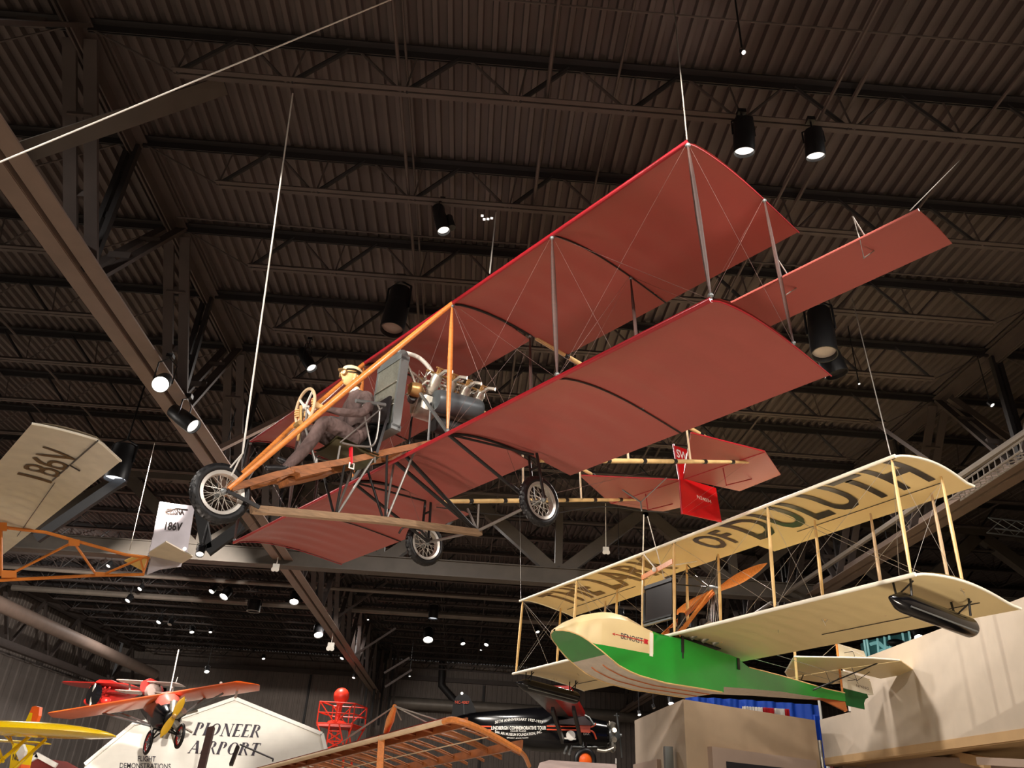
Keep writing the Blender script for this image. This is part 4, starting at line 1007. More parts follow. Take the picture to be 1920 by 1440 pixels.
# ================================================================== pale glider at left
GS = V((-.623, .782, 0)).normalized(); GA = V((.782, .623, 0)).normalized(); GZ = 5.5
GL = empty('glider', (-7.7, 13.5, 5.3), (0, 0, 0), 'pale glider with open orange truss tail boom hanging at the left', 'glider')
def W2(p): return V(p) - GL.location
A = V((-5.56, 8.94, GZ)); T = V((-4.94, 9.37, GZ)); Bp = V((-4.87, 9.98, GZ)); A2 = A + GS * 12.5; C2 = Bp + GS * 12.5
def gw(u, v, top=0):
    # u along span from the tip, v along chord
    p0 = mix(A, T, min(1, v / .62)) if v < .62 else mix(T, Bp, (v - .62) / .38)
    p1 = mix(A2, C2, v)
    p = mix(p0, p1, u); wv = .02 * abs(math.sin(u * 12.5 / .36 * math.pi)) * math.sin(math.pi * v) if not top else 0
    return W2(p + V((0, 0, .03 * math.sin(math.pi * v ** .8) + (.05 * math.sin(math.pi * v ** .6) if top else 0) + wv)))
mb = MB().grid(lambda u, v: gw(u, v), 170, 10).grid(lambda u, v: gw(u, v, 1), 60, 10)
wing = mb.build('wing', 'glider_cloth', GL, angle=50)
MB().tube([gw(0, v / 10) for v in range(11)], .016, 6).build('wing_tip', 'cream_edge', wing)
MB().tube([gw(0, .62) - V((0, 0, .01)), gw(.165, .62) - V((0, 0, .01))], .012, 5).tube([gw(.09, .62) - V((0, 0, .04)), gw(.09, .75) - V((0, 0, .02))], .012, 5).build('aileron_gap', 'black_letter', wing)
MB().tube([gw(.165, .66) - V((0, 0, .02)), gw(.42, .9) - V((0, 0, .02))], .006, 4).build('control_cable', 'black_letter', wing)
# "186V": reads from the far side of the wing toward the tip; letters stand along the chord
def lw(u, v):
    # u along the word, v letter height
    return gw(.172 - .113 * u, .63 - .39 * v) - V((0, 0, .015))
text_mesh('registration', '186V', 'brown_letter', lw, wing, bold=.0, cuts=(6, 6), space=1.1)
def onf(u, v, off=0.0):
    s = sight(u, v); nn = V((.623, -.782, 0)).normalized(); t = ((V((-7.7, 13.5, 0)) + nn * off) - V((0, 0, 0))).dot(nn) / s.dot(nn); return W2(EYE + s * t)
def gt(pts, r, nm, m='glider_frame'): return MB().tube([onf(*p) for p in pts], r, 8).build(nm, m, GL)
gt([(-40, 985), (0, 988), (85, 998), (235, 1040), (276, 1045)], .028, 'longeron'); gt([(-40, 1090), (0, 1088), (175, 1079), (270, 1077)], .028, 'longeron')
for p in (((2, 985), (3, 1080)), ((28, 1072), (130, 1020)), ((142, 1022), (178, 1074)), ((196, 1076), (272, 1044)), ((-30, 1080), (0, 990))): gt(p, .022, 'truss_bar')
for c in ((138, 1018, 10, 6), (186, 1077, 9, 4), (16, 1077, 14, 7), (4, 988, 8, 8)):
    pl = [onf(c[0] - c[2], c[1] - c[3]), onf(c[0] + c[2], c[1] - c[3] + 1), onf(c[0] + c[2], c[1] + c[3]), onf(c[0] - c[2], c[1] + c[3])]
    MB().prism(pl, V((.03, -.04, 0))).build('gusset', 'glider_frame', GL, smooth=False)
def fin(pts, nm, m): return MB().prism([onf(*p) for p in pts], V((.02, -.025, 0))).build(nm, m, GL, smooth=False)
rd = fin([(299, 941), (331, 946), (364, 949), (350, 1036), (344, 1048), (276, 1044), (287, 1003)], 'rudder', 'glider_tail')
q0, q1, q2 = onf(308, 993, .05), onf(342, 995, .05), onf(309, 978, .05)
text_mesh('registration', '186V', 'black_letter', lambda u, v: q0 + (q1 - q0) * u + (q2 - q0) * v, rd, bold=.03, shear=.15)
q0, q1, q2 = onf(311, 964, .05), onf(345, 965, .05), onf(311, 953, .05)
text_mesh('maker_lettering', 'CESSNA', 'black_letter', lambda u, v: q0 + (q1 - q0) * u + (q2 - q0) * v, rd, bold=.05)
MB().ball((q0 + q1) / 2 + V((.62, .5, .03)), .09, 10, 6, (1.4, .2, .5)).build('plane_emblem', 'black_letter', rd)
mb = MB().tube([onf(311, 964, .05), onf(309, 955, .05)], .01, 4).tube([onf(311, 960, .05), onf(330, 953, .05), onf(352, 956, .05)], .014, 4); mb.build('plane_emblem', 'black_letter', rd)
fin([(283, 1044), (344, 1046), (338, 1063), (300, 1068), (274, 1078)], 'lower_rudder', 'glider_tail')
zt2 = (onf(280, 1045) + GL.location).z + .02
def hz(pts, nm, m, dz=0): return MB().prism([W2(atz(u, v, zt2 + dz)) for u, v in pts], V((0, 0, .02))).build(nm, m, GL, smooth=False)
hz([(279, 1036), (311, 1016), (362, 1044), (342, 1056), (280, 1047)], 'elevator', 'glider_cloth'); hz([(233, 1052), (256, 1042), (278, 1044), (270, 1072)], 'elevator', 'glider_yellow')
MB().tube([onf(279, 1044), onf(268, 1078)], .02, 6).tube([onf(262, 1044), onf(270, 1076)], .016, 6).build('stern_post', 'glider_frame', GL)
MB().ball(onf(346, 1029, .1), .035, 10, 6).build('tail_lamp', 'lens_soft', GL)
hang('hanging_cable', [at(290, 830, 14.0), at(243, 1032, 15.0)], .006, 'thin cable rising from the orange tail boom of the glider', 'wire')
# ================================================================== aeroplanes and displays beyond
def pr(pts, y, vec, name, m, parent=None, smooth=False):
    """outline at its own distance, extruded to its real thickness"""
    return MB().prism([at(u, v, y) if len((u, v)) == 2 else None for u, v in pts], V(vec)).build(name, m, parent, smooth=smooth)
def root(name, ref, label, cat, group=None): return empty(name, ref, (0, 0, 0), label, cat, group)
def keep(o, parent):       # parent a mesh built in hall coordinates
    o.parent = parent; o.matrix_parent_inverse = M.Translation(-V(parent.location)); return o
def tb(pts, r, name, m, parent, n=8): return keep(MB().tube(pts, r, n).build(name, m), parent)
def lozenge_wing(a, b, chord, th, m, parent, name='wing', tip=.35, n=24, mtop=None):
    """wing from a to b, chord vector, rounded tips"""
    a = V(a); b = V(b); chord = V(chord); rings = []
    up = (b - a).cross(chord).normalized(); up = up if up.z > 0 else -up
    L = (b - a).length
    for i in range(n + 1):
        t = i / n; e = min(t, 1 - t) * L; s = 1 if e > tip else math.sqrt(max(0.02, 1 - (1 - e / tip) ** 2))
        c = mix(a, b, t); r = []
        for q in range(14):
            an = 2 * math.pi * q / 14; x = math.cos(an) * .5; z = math.sin(an) * (.5 if math.sin(an) > 0 else .28) * (1.1 - x * .9) * .8
            r.append(c + chord * (x * s) + up * (z * th * s))
        rings.append(r)
    return keep(MB().loft(rings).build(name, m, None, angle=60), parent)

# ---- sign building
YS = 31.0
sg_ = root('hangar_front', at(441, 1380, YS), 'large white clapboard gable painted PIONEER AIRPORT', 'sign building')
outl = [(441, 1309.5), (604, 1376), (614, 1418), (617, 1450), (148, 1450), (160, 1433), (253, 1356), (345, 1343)]
poly = [at(u, v, YS) for u, v in outl[:4]] + [at(617, 1450, YS) * 1, ] 
poly = [at(u, v, YS) for u, v in outl]; lo = [V((poly[3].x, YS, 0)), V((poly[4].x, YS, 0))]
poly = poly[:3] + lo + poly[5:]
keep(MB().prism(poly, V((0, .35, 0))).build('gable_wall', 'clapboard', smooth=False), sg_)
for a, b in ((0, 1), (1, 2), (0, 7), (7, 6), (6, 5)):
    p, q = at(*outl[a], YS - .03), at(*outl[b], YS - .03); keep(MB().bar(p, q, .12, .14, up=(0, 1, 0)).build('gable_trim', 'white', smooth=False), sg_)
# serif capitals drawn from thick and thin strokes
GLY = {
 'P': (.62, [((.14, 0), (.14, 1), .19), ((.02, .97), (.40, .97), .05), ((0, .02), (.28, .02), .05)], [(.36, .73, .22, .24, -90, 90)]),
 'I': (.34, [((.17, 0), (.17, 1), .19), ((.02, .97), (.32, .97), .05), ((.02, .02), (.32, .02), .05)], []),
 'O': (.86, [], [(.43, .5, .38, .48, 0, 360)]),
 'N': (.84, [((.12, 0), (.12, 1), .05), ((.12, 1), (.72, 0), .19), ((.72, 0), (.72, 1), .05), ((0, .02), (.24, .02), .05), ((.60, .97), (.84, .97), .05)], []),
 'E': (.60, [((.14, 0), (.14, 1), .19), ((.02, .97), (.54, .97), .06), ((.14, .5), (.46, .5), .06), ((.02, .03), (.56, .03), .06), ((.53, .97), (.53, .82), .04), ((.56, .03), (.56, .2), .04)], []),
 'R': (.72, [((.14, 0), (.14, 1), .19), ((.02, .97), (.40, .97), .05), ((0, .02), (.28, .02), .05), ((.34, .5), (.68, .0), .14)], [(.36, .74, .22, .23, -90, 90)]),
 'A': (.78, [((.06, 0), (.38, 1), .05), ((.38, 1), (.68, 0), .19), ((.16, .34), (.56, .34), .05), ((-.02, .02), (.16, .02), .05), ((.56, .02), (.80, .02), .05)], []),
 'T': (.66, [((.33, 0), (.33, 1), .19), ((.02, .96), (.64, .96), .06), ((.03, .96), (.03, .80), .04), ((.63, .96), (.63, .80), .04), ((.2, .02), (.46, .02), .05)], []),
}
def serif(text, o, ux, uz, m, parent, name, shear=.18):
    x = 0; mb = MB(); Yv = V((0, -.02, 0))
    P = lambda a, b: V(o) + V(ux) * (a + shear * b) + V(uz) * b
    for ch in text:
        wd, st, ar = GLY[ch]
        for (a, b, w_) in st:
            dx, dy = b[0] - a[0], b[1] - a[1]
            if abs(dy) > abs(dx) * .5: q = [(a[0] - w_ / 2, a[1]), (a[0] + w_ / 2, a[1]), (b[0] + w_ / 2, b[1]), (b[0] - w_ / 2, b[1])]
            else: q = [(a[0], a[1] - w_ / 2), (b[0], b[1] - w_ / 2), (b[0], b[1] + w_ / 2), (a[0], a[1] + w_ / 2)]
            mb.prism([P(x + i, j) for i, j in q], Yv)
        for (cx, cy, rx, ry, a0, a1) in ar:
            k = 20
            for i in range(k):
                t0, t1 = [math.radians(a0 + (a1 - a0) * (i + d) / k) for d in (0, 1)]
                w0, w1 = [0.06 + .14 * abs(math.cos(t)) for t in (t0, t1)]
                q = [(cx + rx * math.cos(t0), cy + ry * math.sin(t0)), (cx + rx * math.cos(t1), cy + ry * math.sin(t1)), (cx + (rx - w1) * math.cos(t1), cy + (ry - .06) * math.sin(t1)), (cx + (rx - w0) * math.cos(t0), cy + (ry - .06) * math.sin(t0))]
                mb.prism([P(x + i2, j2) for i2, j2 in q], Yv)
        x += wd + .10
    return keep(mb.build(name, m, smooth=False, weld=False), parent)
def twidth(t): return sum(GLY[c][0] + .10 for c in t) - .10
for (t, p0, p1, ph) in (('PIONEER', (361, 1378), (487, 1383), (361, 1354)), ('AIRPORT', (352, 1412), (484, 1417), (352, 1388))):
    o = at(*p0, YS - .01); ux = (at(*p1, YS - .01) - o) / (twidth(t) + .1); uz = at(*ph, YS - .01) - o
    serif(t, o, ux, V((0, 0, uz.z)), 'sign_text', sg_, 'sign_lettering')
for (t, p0, p1, ph) in (('FLIGHT', (258, 1427), (292, 1428), (258, 1417)), ('DEMONSTRATIONS', (224, 1440), (320, 1442), (224, 1430))):
    o = at(*p0, YS - .02); ux = at(*p1, YS - .02) - o; uz = at(*ph, YS - .02) - o
    keep(text_mesh('sign_lettering', t, 'ink', lambda u, v: o + ux * u + uz * v, bold=.01, shear=.1), sg_)
# ---- red roofed shed at lower left
sh_ = root('shed', at(75, 1430, 22), 'small dark red gabled shed with white roof edge at the lower left', 'shed')
a, b, c = at(42, 1438, 22), at(72, 1421, 22), at(106, 1440, 22)
keep(MB().prism([a, b, c, V((c.x, 22, 0)), V((a.x, 22, 0))], V((0, 1.6, 0))).build('gable_wall', 'barn_red', smooth=False), sh_)
for p, q in ((a, b), (b, c)): keep(MB().bar(p + V((0, -.05, .05)) + (p - q) * .1, q + V((0, -.05, .05)), .1, .09, up=(0, 1, 0)).build('roof_edge', 'lamp_white', smooth=False), sh_)
# ---- red beacon tower
YT = 36.0
tw = root('beacon_tower', at(636, 1400, YT), 'red lattice beacon tower topped by a round red lamp', 'tower')
def T3(u, v, dy=0): return at(u, v, YT + dy)
tl, tr = T3(600, 1315), T3(666, 1319); bl, br = T3(594, 1355), T3(661, 1358); kl, kr = T3(611, 1404), T3(645, 1405)
D = V((.35, 1.5, 0))
def bars(name, segs, r=.028): 
    for p, q in segs: tb([p, q], r, name, 'beacon_red', tw, 6)
fr = [tl, tr, br, bl]; bk = [p + D for p in fr]
for R_ in (fr, bk): bars('rail', [(R_[i], R_[(i + 1) % 4]) for i in range(4)] + [(R_[0], (R_[2] + R_[3]) / 2), (R_[1], (R_[2] + R_[3]) / 2), ((R_[0] + R_[1]) / 2, (R_[2] + R_[3]) / 2), ((R_[0] + R_[3]) / 2, (R_[1] + R_[2]) / 2)])
bars('rail', list(zip(fr, bk)) + [((fr[0] + fr[3]) / 2, (bk[0] + bk[3]) / 2), ((fr[1] + fr[2]) / 2, (bk[1] + bk[2]) / 2)])
m1, m2 = mix(bl, br, .36), mix(bl, br, .62)
bars('leg', [(bl, kl), (br, kr), (bk[3], kl + D * .6), (bk[2], kr + D * .6), (m1, kl), (m2, kr), (m1 + D * .7, kl + D * .6), (m2 + D * .7, kr + D * .6)], .034)
kb = [V((kl.x - .3, kl.y, 0)), V((kr.x + .3, kr.y, 0))]
bars('leg', [(kl, kb[0]), (kr, kb[1]), (kl + D * .6, kb[0] + D), (kr + D * .6, kb[1] + D), (kl, kr)], .05)
bars('brace', [(mix(m1, kl, .35), mix(m2, kr, .7)), (mix(m2, kr, .35), mix(m1, kl, .7)), (mix(m1, kl, .3), mix(m2, kr, .3)), (mix(m1, kl, .7), mix(m2, kr, .7)), (mix(m1, kl, .7), kr), (mix(m2, kr, .7), kl)], .028)
keep(MB().prism([bl + V((0, 0, .0)), br, br + D, bl + D], V((0, 0, -.12))).build('platform', 'beacon_red', smooth=False), tw)
c = T3(634, 1340, .75); keep(MB().lathe([(.45, 0), (.4, .12), (.12, .19), (.12, .8), (.25, .95)], c + V((0, 0, -.4)), (0, 0, 1), 14).build('lamp_mount', 'beacon_red'), tw)
keep(MB().ball(T3(640, 1305, .75), .34, 22, 14).build('beacon_lamp', 'beacon_red'), tw)
# ---- orange parasol monoplane
op = root('parasol_monoplane', at(300, 1340, 22), 'orange winged parasol monoplane with yellow propeller and spoked wheels', 'aeroplane')
lozenge_wing(at(99, 1345, 26.0), at(484, 1284, 19.5), V((.45, .62, -.08)), .15, 'orange', op, tip=.4)
keep(MB().grid(lambda u, v: mix(at(210, 1328, 23.9), at(326, 1306, 22.0), u) + V((.38, .45, .14)) * (v * 1.4 - .5) + V((0, 0, .04)), 6, 3).build('wing_walkway', 'grey_wing'), op)
lp, rp = at(277, 1403, 21.2), at(339, 1381, 20.6)
def body_ring(c, w_, h, n=12): return [c + V((w_ * math.cos(2 * math.pi * k / n) * .8, w_ * math.cos(2 * math.pi * k / n) * .6, h * math.sin(2 * math.pi * k / n))) for k in range(n)]
f0, f1 = at(322, 1349, 20.6), at(262, 1318, 26.0)
rings = [body_ring(mix(f0, f1, t) , .36 * s_, .42 * s_) for t, s_ in ((0, .55), (.04, .8), (.15, 1), (.45, .8), (1, .22))]
keep(MB().loft(rings).build('fuselage', 'black_gloss'), op)
keep(MB().loft([body_ring(mix(f0, f1, t) + V((0, 0, .28)), .27 * s_, .30 * s_) for t, s_ in ((.06, .5), (.1, .9), (.2, 1), (.3, .8))]).build('cowl', 'cowl_pink'), op)
keep(MB().prism([mix(f0, f1, .3) + V((-.42, .3, .1)), mix(f0, f1, .1) + V((-.42, .3, -.1)), mix(f0, f1, .1) + V((-.42, .3, -.3)), mix(f0, f1, .34) + V((-.42, .3, -.1))], V((.03, 0, 0))).build('side_mark', 'white', smooth=False), op)
for k in range(5):
    a = math.pi * (.15 + .42 * k); d_ = V((math.cos(a) * .8, -math.cos(a) * .55, math.sin(a)))
    keep(MB().tube([f0 + d_ * .12, f0 + d_ * .42], .085, 10).tube([f0 + d_ * .3 + V((.1, .1, 0)), f0 + d_ * .5 + V((.2, .25, 0))], .03, 6).build('cylinder', 'aluminium'), op)
keep(MB().lathe([(.02, 0), (.16, .02), (.20, .2), (.12, .34)], f0 + V((.1, -.14, 0)), V((-.5, .85, 0)), 14).build('crankcase', 'iron'), op)
hubp = at(326, 1343, 20.15); p1, p2 = at(346, 1306, 20.15), at(300, 1383, 20.15)
for p_, nm in ((p1, 0), (p2, 1)):
    d = (p_ - hubp); L = d.length; d.normalize(); s = V((.85, .5, 0)); rr = []
    s = (s - d * s.dot(d)).normalized(); b_ = d.cross(s)
    for i in range(10):
        t = i / 9; w_ = .16 * (.5 + .6 * math.sin(math.pi * min(1, t * .95 + .05))) * (1 - .8 * max(0, t - .8) / .2)
        rr.append([hubp + d * (L * t) + s * (w_ * .5 * math.cos(q)) + b_ * (.03 * (1 - t * .7) * math.sin(q)) for q in [2 * math.pi * j / 10 for j in range(10)]])
    keep(MB().loft(rr).build('propeller_blade', 'prop_yellow' if nm == 0 else 'prop_yellow'), op)
keep(MB().lathe([(0, -.08), (.05, -.06), (.05, .06)], hubp, V((-.5, .85, 0)), 12).build('propeller_hub', 'brass'), op)
def small_wheel(c, R, parent, m='red_lower', ax=(.82, .57, 0), hubm='zinc'):
    w_ = empty('wheel', V(c) - V(parent.location), parent=parent); ax = V(ax).normalized()
    MB().lathe([(R - .03 + math.cos(2 * math.pi * k / 10) * .035, math.sin(2 * math.pi * k / 10) * .035) for k in range(10)], (0, 0, 0), ax, 32, closed=True).build('tire', 'rubber', w_)
    MB().lathe([(R - .085 + math.cos(2 * math.pi * k / 8) * .02, math.sin(2 * math.pi * k / 8) * .02) for k in range(8)], (0, 0, 0), ax, 32, closed=True).build('rim', m, w_)
    a_ = ax.orthogonal().normalized(); b_ = ax.cross(a_); mb = MB()
    for k in range(10): t = 2 * math.pi * k / 10; mb.tube([(0, 0, 0), (a_ * math.cos(t) + b_ * math.sin(t)) * (R - .09)], .008, 4)
    mb.lathe([(.02, -.06), (.04, 0), (.02, .06)], (0, 0, 0), ax, 10); mb.build('spokes', hubm, w_); return w_
w1, w2 = at(278, 1392, 20.9), at(337, 1380, 20.2)
small_wheel(w1, .27, op); small_wheel(w2, .27, op)
for a_, b_ in ((at(293, 1355, 21.4), w1), (at(300, 1362, 21.0), w1), (at(318, 1360, 20.8), w1), (at(330, 1352, 20.6), w2), (at(318, 1366, 20.7), w2), (at(300, 1366, 20.9), w2)): tb([a_, b_], .02, 'landing_strut', 'black_tube', op)
for a_, b_ in ((at(332, 1348, 20.8), at(418, 1300, 20.4)), (at(334, 1347, 20.9), at(392, 1303, 21.4)), (at(285, 1362, 21.6), at(192, 1337, 24.6)), (at(285, 1360, 21.8), at(208, 1330, 25.2)), (at(300, 1350, 21.2), at(300, 1315, 22)), (at(318, 1346, 21.0), at(330, 1310, 21.6))): tb([a_, b_], .026, 'wing_strut', 'zinc', op)
tb([at(414, 1280, 20.3), at(416, 1286, 20.6)], .03, 'wing_fitting', 'white', op); tb([at(445, 1293, 20.2), at(441, 1309, 20.2)], .03, 'wing_drop_rod', 'lamp_white', op)
hang('hanging_cable', [at(335, 1218, 22.0), at(318, 1300, 22.0)], .016, 'pale cable with a forked end above the orange parasol monoplane')
# ---- small red and white biplane
YBp = 27.0
bp = root('sport_biplane', at(285, 1290, YBp), 'small red and white biplane with pale wings behind the orange wing', 'aeroplane')
lozenge_wing(at(225, 1278, YBp), at(343, 1285, YBp - .6), V((.1, .9, .0)), .10, 'biplane_white', bp, tip=.15)
lozenge_wing(at(222, 1297, YBp), at(338, 1304, YBp - .6), V((.1, .9, .0)), .09, 'biplane_white', bp, tip=.15)
keep(MB().loft([body_ring(mix(at(284, 1297, YBp - .9), at(300, 1290, YBp + 4), t), .24 * s, .26 * s) for t, s in ((0, .5), (.05, .95), (.25, 1), (1, .2))]).build('fuselage', 'biplane_white'), bp)
keep(MB().loft([body_ring(at(280, 1290, YBp - .3) + V((0, d_, 0)), .18 * s, .28 * s) for d_, s in ((-.5, .6), (-.1, 1), (.6, 1), (1, .6))]).build('cowl', 'red_lower'), bp)
for (u, v0, v1) in ((243, 1280, 1299), (323, 1286, 1302), (272, 1281, 1290), (292, 1282, 1291)): tb([at(u, v0, YBp + .2), at(u, v1, YBp + .2)], .03, 'strut', 'biplane_white', bp)
keep(MB().prism([at(295, 1298, YBp + 3), at(305, 1289, YBp + 3), at(310, 1290, YBp + 3), at(308, 1302, YBp + 3)], V((.05, 0, 0))).build('tail_fin', 'white', smooth=False), bp)
for u in (268, 302): keep(MB().lathe([(.02, -.05), (.16, -.05), (.16, .05), (.02, .05)], at(u, 1312, YBp - .4), (1, 0, 0), 16).build('wheel', 'rubber'), bp); tb([at(u, 1310, YBp - .4), at(284, 1302, YBp - .4)], .03, 'landing_strut', 'red_lower', bp)
hang('hanging_cable', [at(333, 1270, YBp), at(322, 1301, YBp - .4)], .012, 'thin cable holding the right wing of the small pale biplane')
# ---- red high wing racer
YR = 29.0
rr = root('racing_monoplane', at(195, 1300, YR), 'bright red high wing monoplane with wheel fairings near the left wall', 'aeroplane')
lozenge_wing(at(128, 1284, YR + .6), at(256, 1288, YR - .6), V((.2, 1.4, 0)), .14, 'red_lower', rr, tip=.3)
rings = []
for (u, v, w_, h) in ((168, 1300, .12, .12), (172, 1301, .34, .36), (180, 1301, .42, .46), (205, 1304, .46, .5), (222, 1303, .40, .36), (250, 1300, .2, .16), (262, 1298, .08, .08)):
    c = at(u, v, YR + (u - 180) * .012); rings.append([c + V((0, w_ * math.cos(2 * math.pi * k / 14), h * math.sin(2 * math.pi * k / 14))) for k in range(14)])
keep(MB().loft(rings).build('fuselage', 'red_lower'), rr)
keep(MB().prism([at(180, 1293, YR - .35), at(196, 1287, YR - .35), at(222, 1288, YR - .35), at(224, 1298, YR - .35), at(182, 1298, YR - .35)], V((0, .7, 0))).build('cabin', 'cabin_red', smooth=False), rr)
for a_, b_ in ((at(186, 1308, YR - .4), at(206, 1289, YR - 1)), (at(178, 1308, YR - .4), at(197, 1289, YR - 1))): tb([a_, b_], .03, 'wing_strut', 'cabin_red', rr)
for (u, v, uu, vv) in ((167, 1315, 178, 1305), (198, 1314, 192, 1306)):
    tb([at(uu, vv, YR - .2), at(u, v, YR - .5)], .05, 'landing_strut', 'red_lower', rr); keep(MB().ball(at(u, v, YR - .5), .16, 12, 8, (1.1, 1, .8)).build('wheel_fairing', 'red_lower'), rr)
p0, p1 = at(168, 1324, YR - .9), at(179, 1281, YR - .9); keep(MB().loft([[mix(p0, p1, t) + V((.05 * s * math.cos(q), .02 * math.sin(q), 0)) for q in [k * math.pi / 4 for k in range(8)]] for t, s in ((0, .5), (.2, 1), (.5, .7), (.8, 1), (1, .5))]).build('propeller', 'aluminium'), rr)
keep(MB().lathe([(.02, -.1), (.3, -.05), (.34, .1)], at(174, 1302, YR - .8), V((.6, .8, 0)), 16).build('cowl', 'black_gloss'), rr)
# ---- yellow cabin plane at the far left
yp = root('yellow_monoplane', at(40, 1385, 13.5), 'yellow high wing monoplane with orange topped fin at the left edge', 'aeroplane')
a_, b_ = at(-90, 1366, 12.6), at(216, 1381, 14.2)
lozenge_wing(a_, b_, V((-.25, 1.5, -.02)), .26, 'yellow', yp, tip=1.1, n=40)
lozenge_wing(at(-40, 1388, 16.4), at(95, 1395, 17.6), V((-.1, .7, 0)), .06, 'yellow', yp, 'tailplane', tip=.3)
f = lambda pts, y, d, nm, m: keep(MB().prism([at(u, v, y) for u, v in pts], V(d)).build(nm, m, smooth=False), yp)
f([(46, 1356), (55, 1336), (61, 1337), (57, 1358)], 17.5, (.05, .05, 0), 'fin', 'yellow'); f([(55, 1336), (60, 1325), (66, 1323.5), (74, 1326), (72, 1342), (66, 1357), (57, 1358), (61, 1337)], 17.5, (.04, .05, 0), 'rudder', 'orange')
for p, q, r_ in (((60, 1377), (-10, 1436), .03), ((86, 1386), (22, 1445), .026), ((-4, 1400), (6, 1428), .02), ((8, 1378), (22, 1392), .015), ((18, 1378), (24, 1396), .015)): tb([at(*p, 13.6), at(*q, 13.2)], r_, 'wing_strut', 'yellow', yp)
f([(24, 1393), (44, 1395), (34, 1440), (17, 1442)], 14.8, (0, .4, 0), 'fuselage', 'yellow'); f([(42, 1395), (47, 1408), (44, 1418), (36, 1428), (30, 1412)], 14.7, (.03, .03, 0), 'window', 'lamp_white')
f([(32, 1432), (40, 1433), (38, 1446), (24, 1446)], 14.5, (0, .3, 0), 'cowl', 'orange')
q0, q1, q2 = at(23, 1425, 14.78), at(35, 1426, 14.78), at(24, 1413, 14.78)
keep(text_mesh('registration', 'NC', 'ink', lambda u, v: q0 + (q1 - q0) * u + (q2 - q0) * v, bold=.02), yp)
# ---- black touring monoplane
YK = 30.0
bk_ = root('black_monoplane', at(1000, 1370, YK), 'glossy black cabin monoplane with white tour lettering and radial engine', 'aeroplane')
st = ((842, 1352, 1.0), (860, 1353, 9), (880, 1354, 14), (905, 1357, 18), (950, 1363, 26), (1000, 1367, 32), (1040, 1368, 34), (1090, 1374, 26), (1110, 1377, 24), (1135, 1379, 21), (1140, 1380, 16))
rings = []
for u, v, h in st:
    c = at(u, v, YK); hz_ = h * 32 / 1462; w_ = max(.05, hz_ * .85)
    rings.append([c + V((0, -w_ * math.copysign(abs(math.cos(q)) ** .6, math.cos(q)), hz_ * math.copysign(abs(math.sin(q)) ** .7, math.sin(q)))) for q in [2 * math.pi * k / 20 for k in range(20)]])
keep(MB().loft(rings).build('fuselage', 'black_gloss', angle=35), bk_)
YF = YK - .62
def face(u, v, y=YF): return at(u, v, y)
keep(MB().prism([at(u, v, YK + .03) for u, v in ((846, 1345), (849, 1322), (854, 1308), (862, 1301), (871, 1300), (880, 1306), (888, 1322), (898, 1350))], V((0, .06, 0))).build('fin', 'lamp_black', smooth=False), bk_)
keep(MB().tube([at(869, 1318, YK), at(870, 1346, YK)], .015, 5).build('rudder_hinge', 'zinc'), bk_)
q0, q1, q2 = at(853, 1319, YK - .01), at(880, 1320, YK - .01), at(853, 1313.5, YK - .01)
keep(text_mesh('registration', 'NC-4087', 'orange_line', lambda u, v: q0 + (q1 - q0) * u + (q2 - q0) * v, bold=.02), bk_)
keep(MB().ball(at(853, 1352, YK - 1.1), .14, 12, 8, (1.7, 1.6, .35)).build('tailplane', 'aluminium'), bk_)
keep(MB().ball(at(866, 1300, YK), .05, 8, 6).build('fin_lamp', 'lens_soft'), bk_)
r0, r1, o0, o1 = at(1036, 1343, YK - .7), at(1097, 1344, YK - .7), at(985, 1296, YK - 4.6), at(1070, 1296, YK - 4.6)
for (ta, tb_, m_) in ((0, .5, 'grey_wing'), (.5, 1, 'red_lower')):
    keep(MB().prism([mix(r0, r1, ta), mix(r0, r1, tb_), mix(o0, o1, tb_), mix(o0, o1, ta)], V((0, 0, .16))).build('wing_panel', m_, smooth=False), bk_)
keep(MB().prism([at(u, v, YK - .84) for u, v in ((1048, 1350), (1096, 1343), (1112, 1358), (1108, 1360), (1048, 1358))], V((0, .1, 0))).build('cabin_window', 'window_dark', smooth=False), bk_)
tb([at(1096, 1341, YK - .86), at(1104, 1345, YK - .86), at(1114, 1360, YK - .86)], .035, 'windshield_frame', 'zinc', bk_)
for p, q in (((1036, 1330), (1055, 1390)), ((1075, 1328), (1090, 1392))): keep(MB().bar(at(*p, YK - 3.5), at(*q, YK - .9), .10, .16).build('wing_strut', 'black_tube', smooth=False), bk_)
for v_ in (1361.5, 1368): 
    for (ua, ub) in ((885, 921), (1025, 1088)): tb([face(ua, v_ , YK - .55 if ua < 900 else YK - .72), face(ub, v_ + .8, YK - .72)], .022, 'stripe', 'orange_line', bk_, 5)
def sidetext(t, u0, u1, vb, hh, arc=0.0, b=.015, y=YK - .74, m='white'):
    def fn(s, k):
        uu = u0 + (u1 - u0) * s; return at(uu, vb - hh * k - arc * (1 - (2 * s - 1) ** 2), y)
    keep(text_mesh('side_lettering', t, m, fn, bold=b, cuts=(24 if arc else 1, 0), space=1.05), bk_)
sidetext('50TH ANNIVERSARY 1927-1977', 928, 1018, 1357, 5.0, 6); sidetext('LINDBERGH COMMEMORATIVE TOUR', 921, 1024, 1368, 6.5, 0, .03)
sidetext('CHASE PLANE', 957, 986, 1372, 2.5); sidetext('EAA AIR MUSEUM FOUNDATION, INC.', 928, 1016, 1374, 5, -6); sidetext('EAA', 1094, 1105, 1378, 4.5, y=YK - .66)
sidetext('SPORT AVIATION', 950, 990, 1384, 2, -1)
keep(MB().lathe([(.0, 0), (.16, 0), (.16, .01), (0, .015)], at(1070, 1379, YK - .72), (0, -1, 0), 20).box(at(1069, 1385, YK - .73), (.40, .02, .05)).build('round_badge', 'white'), bk_)
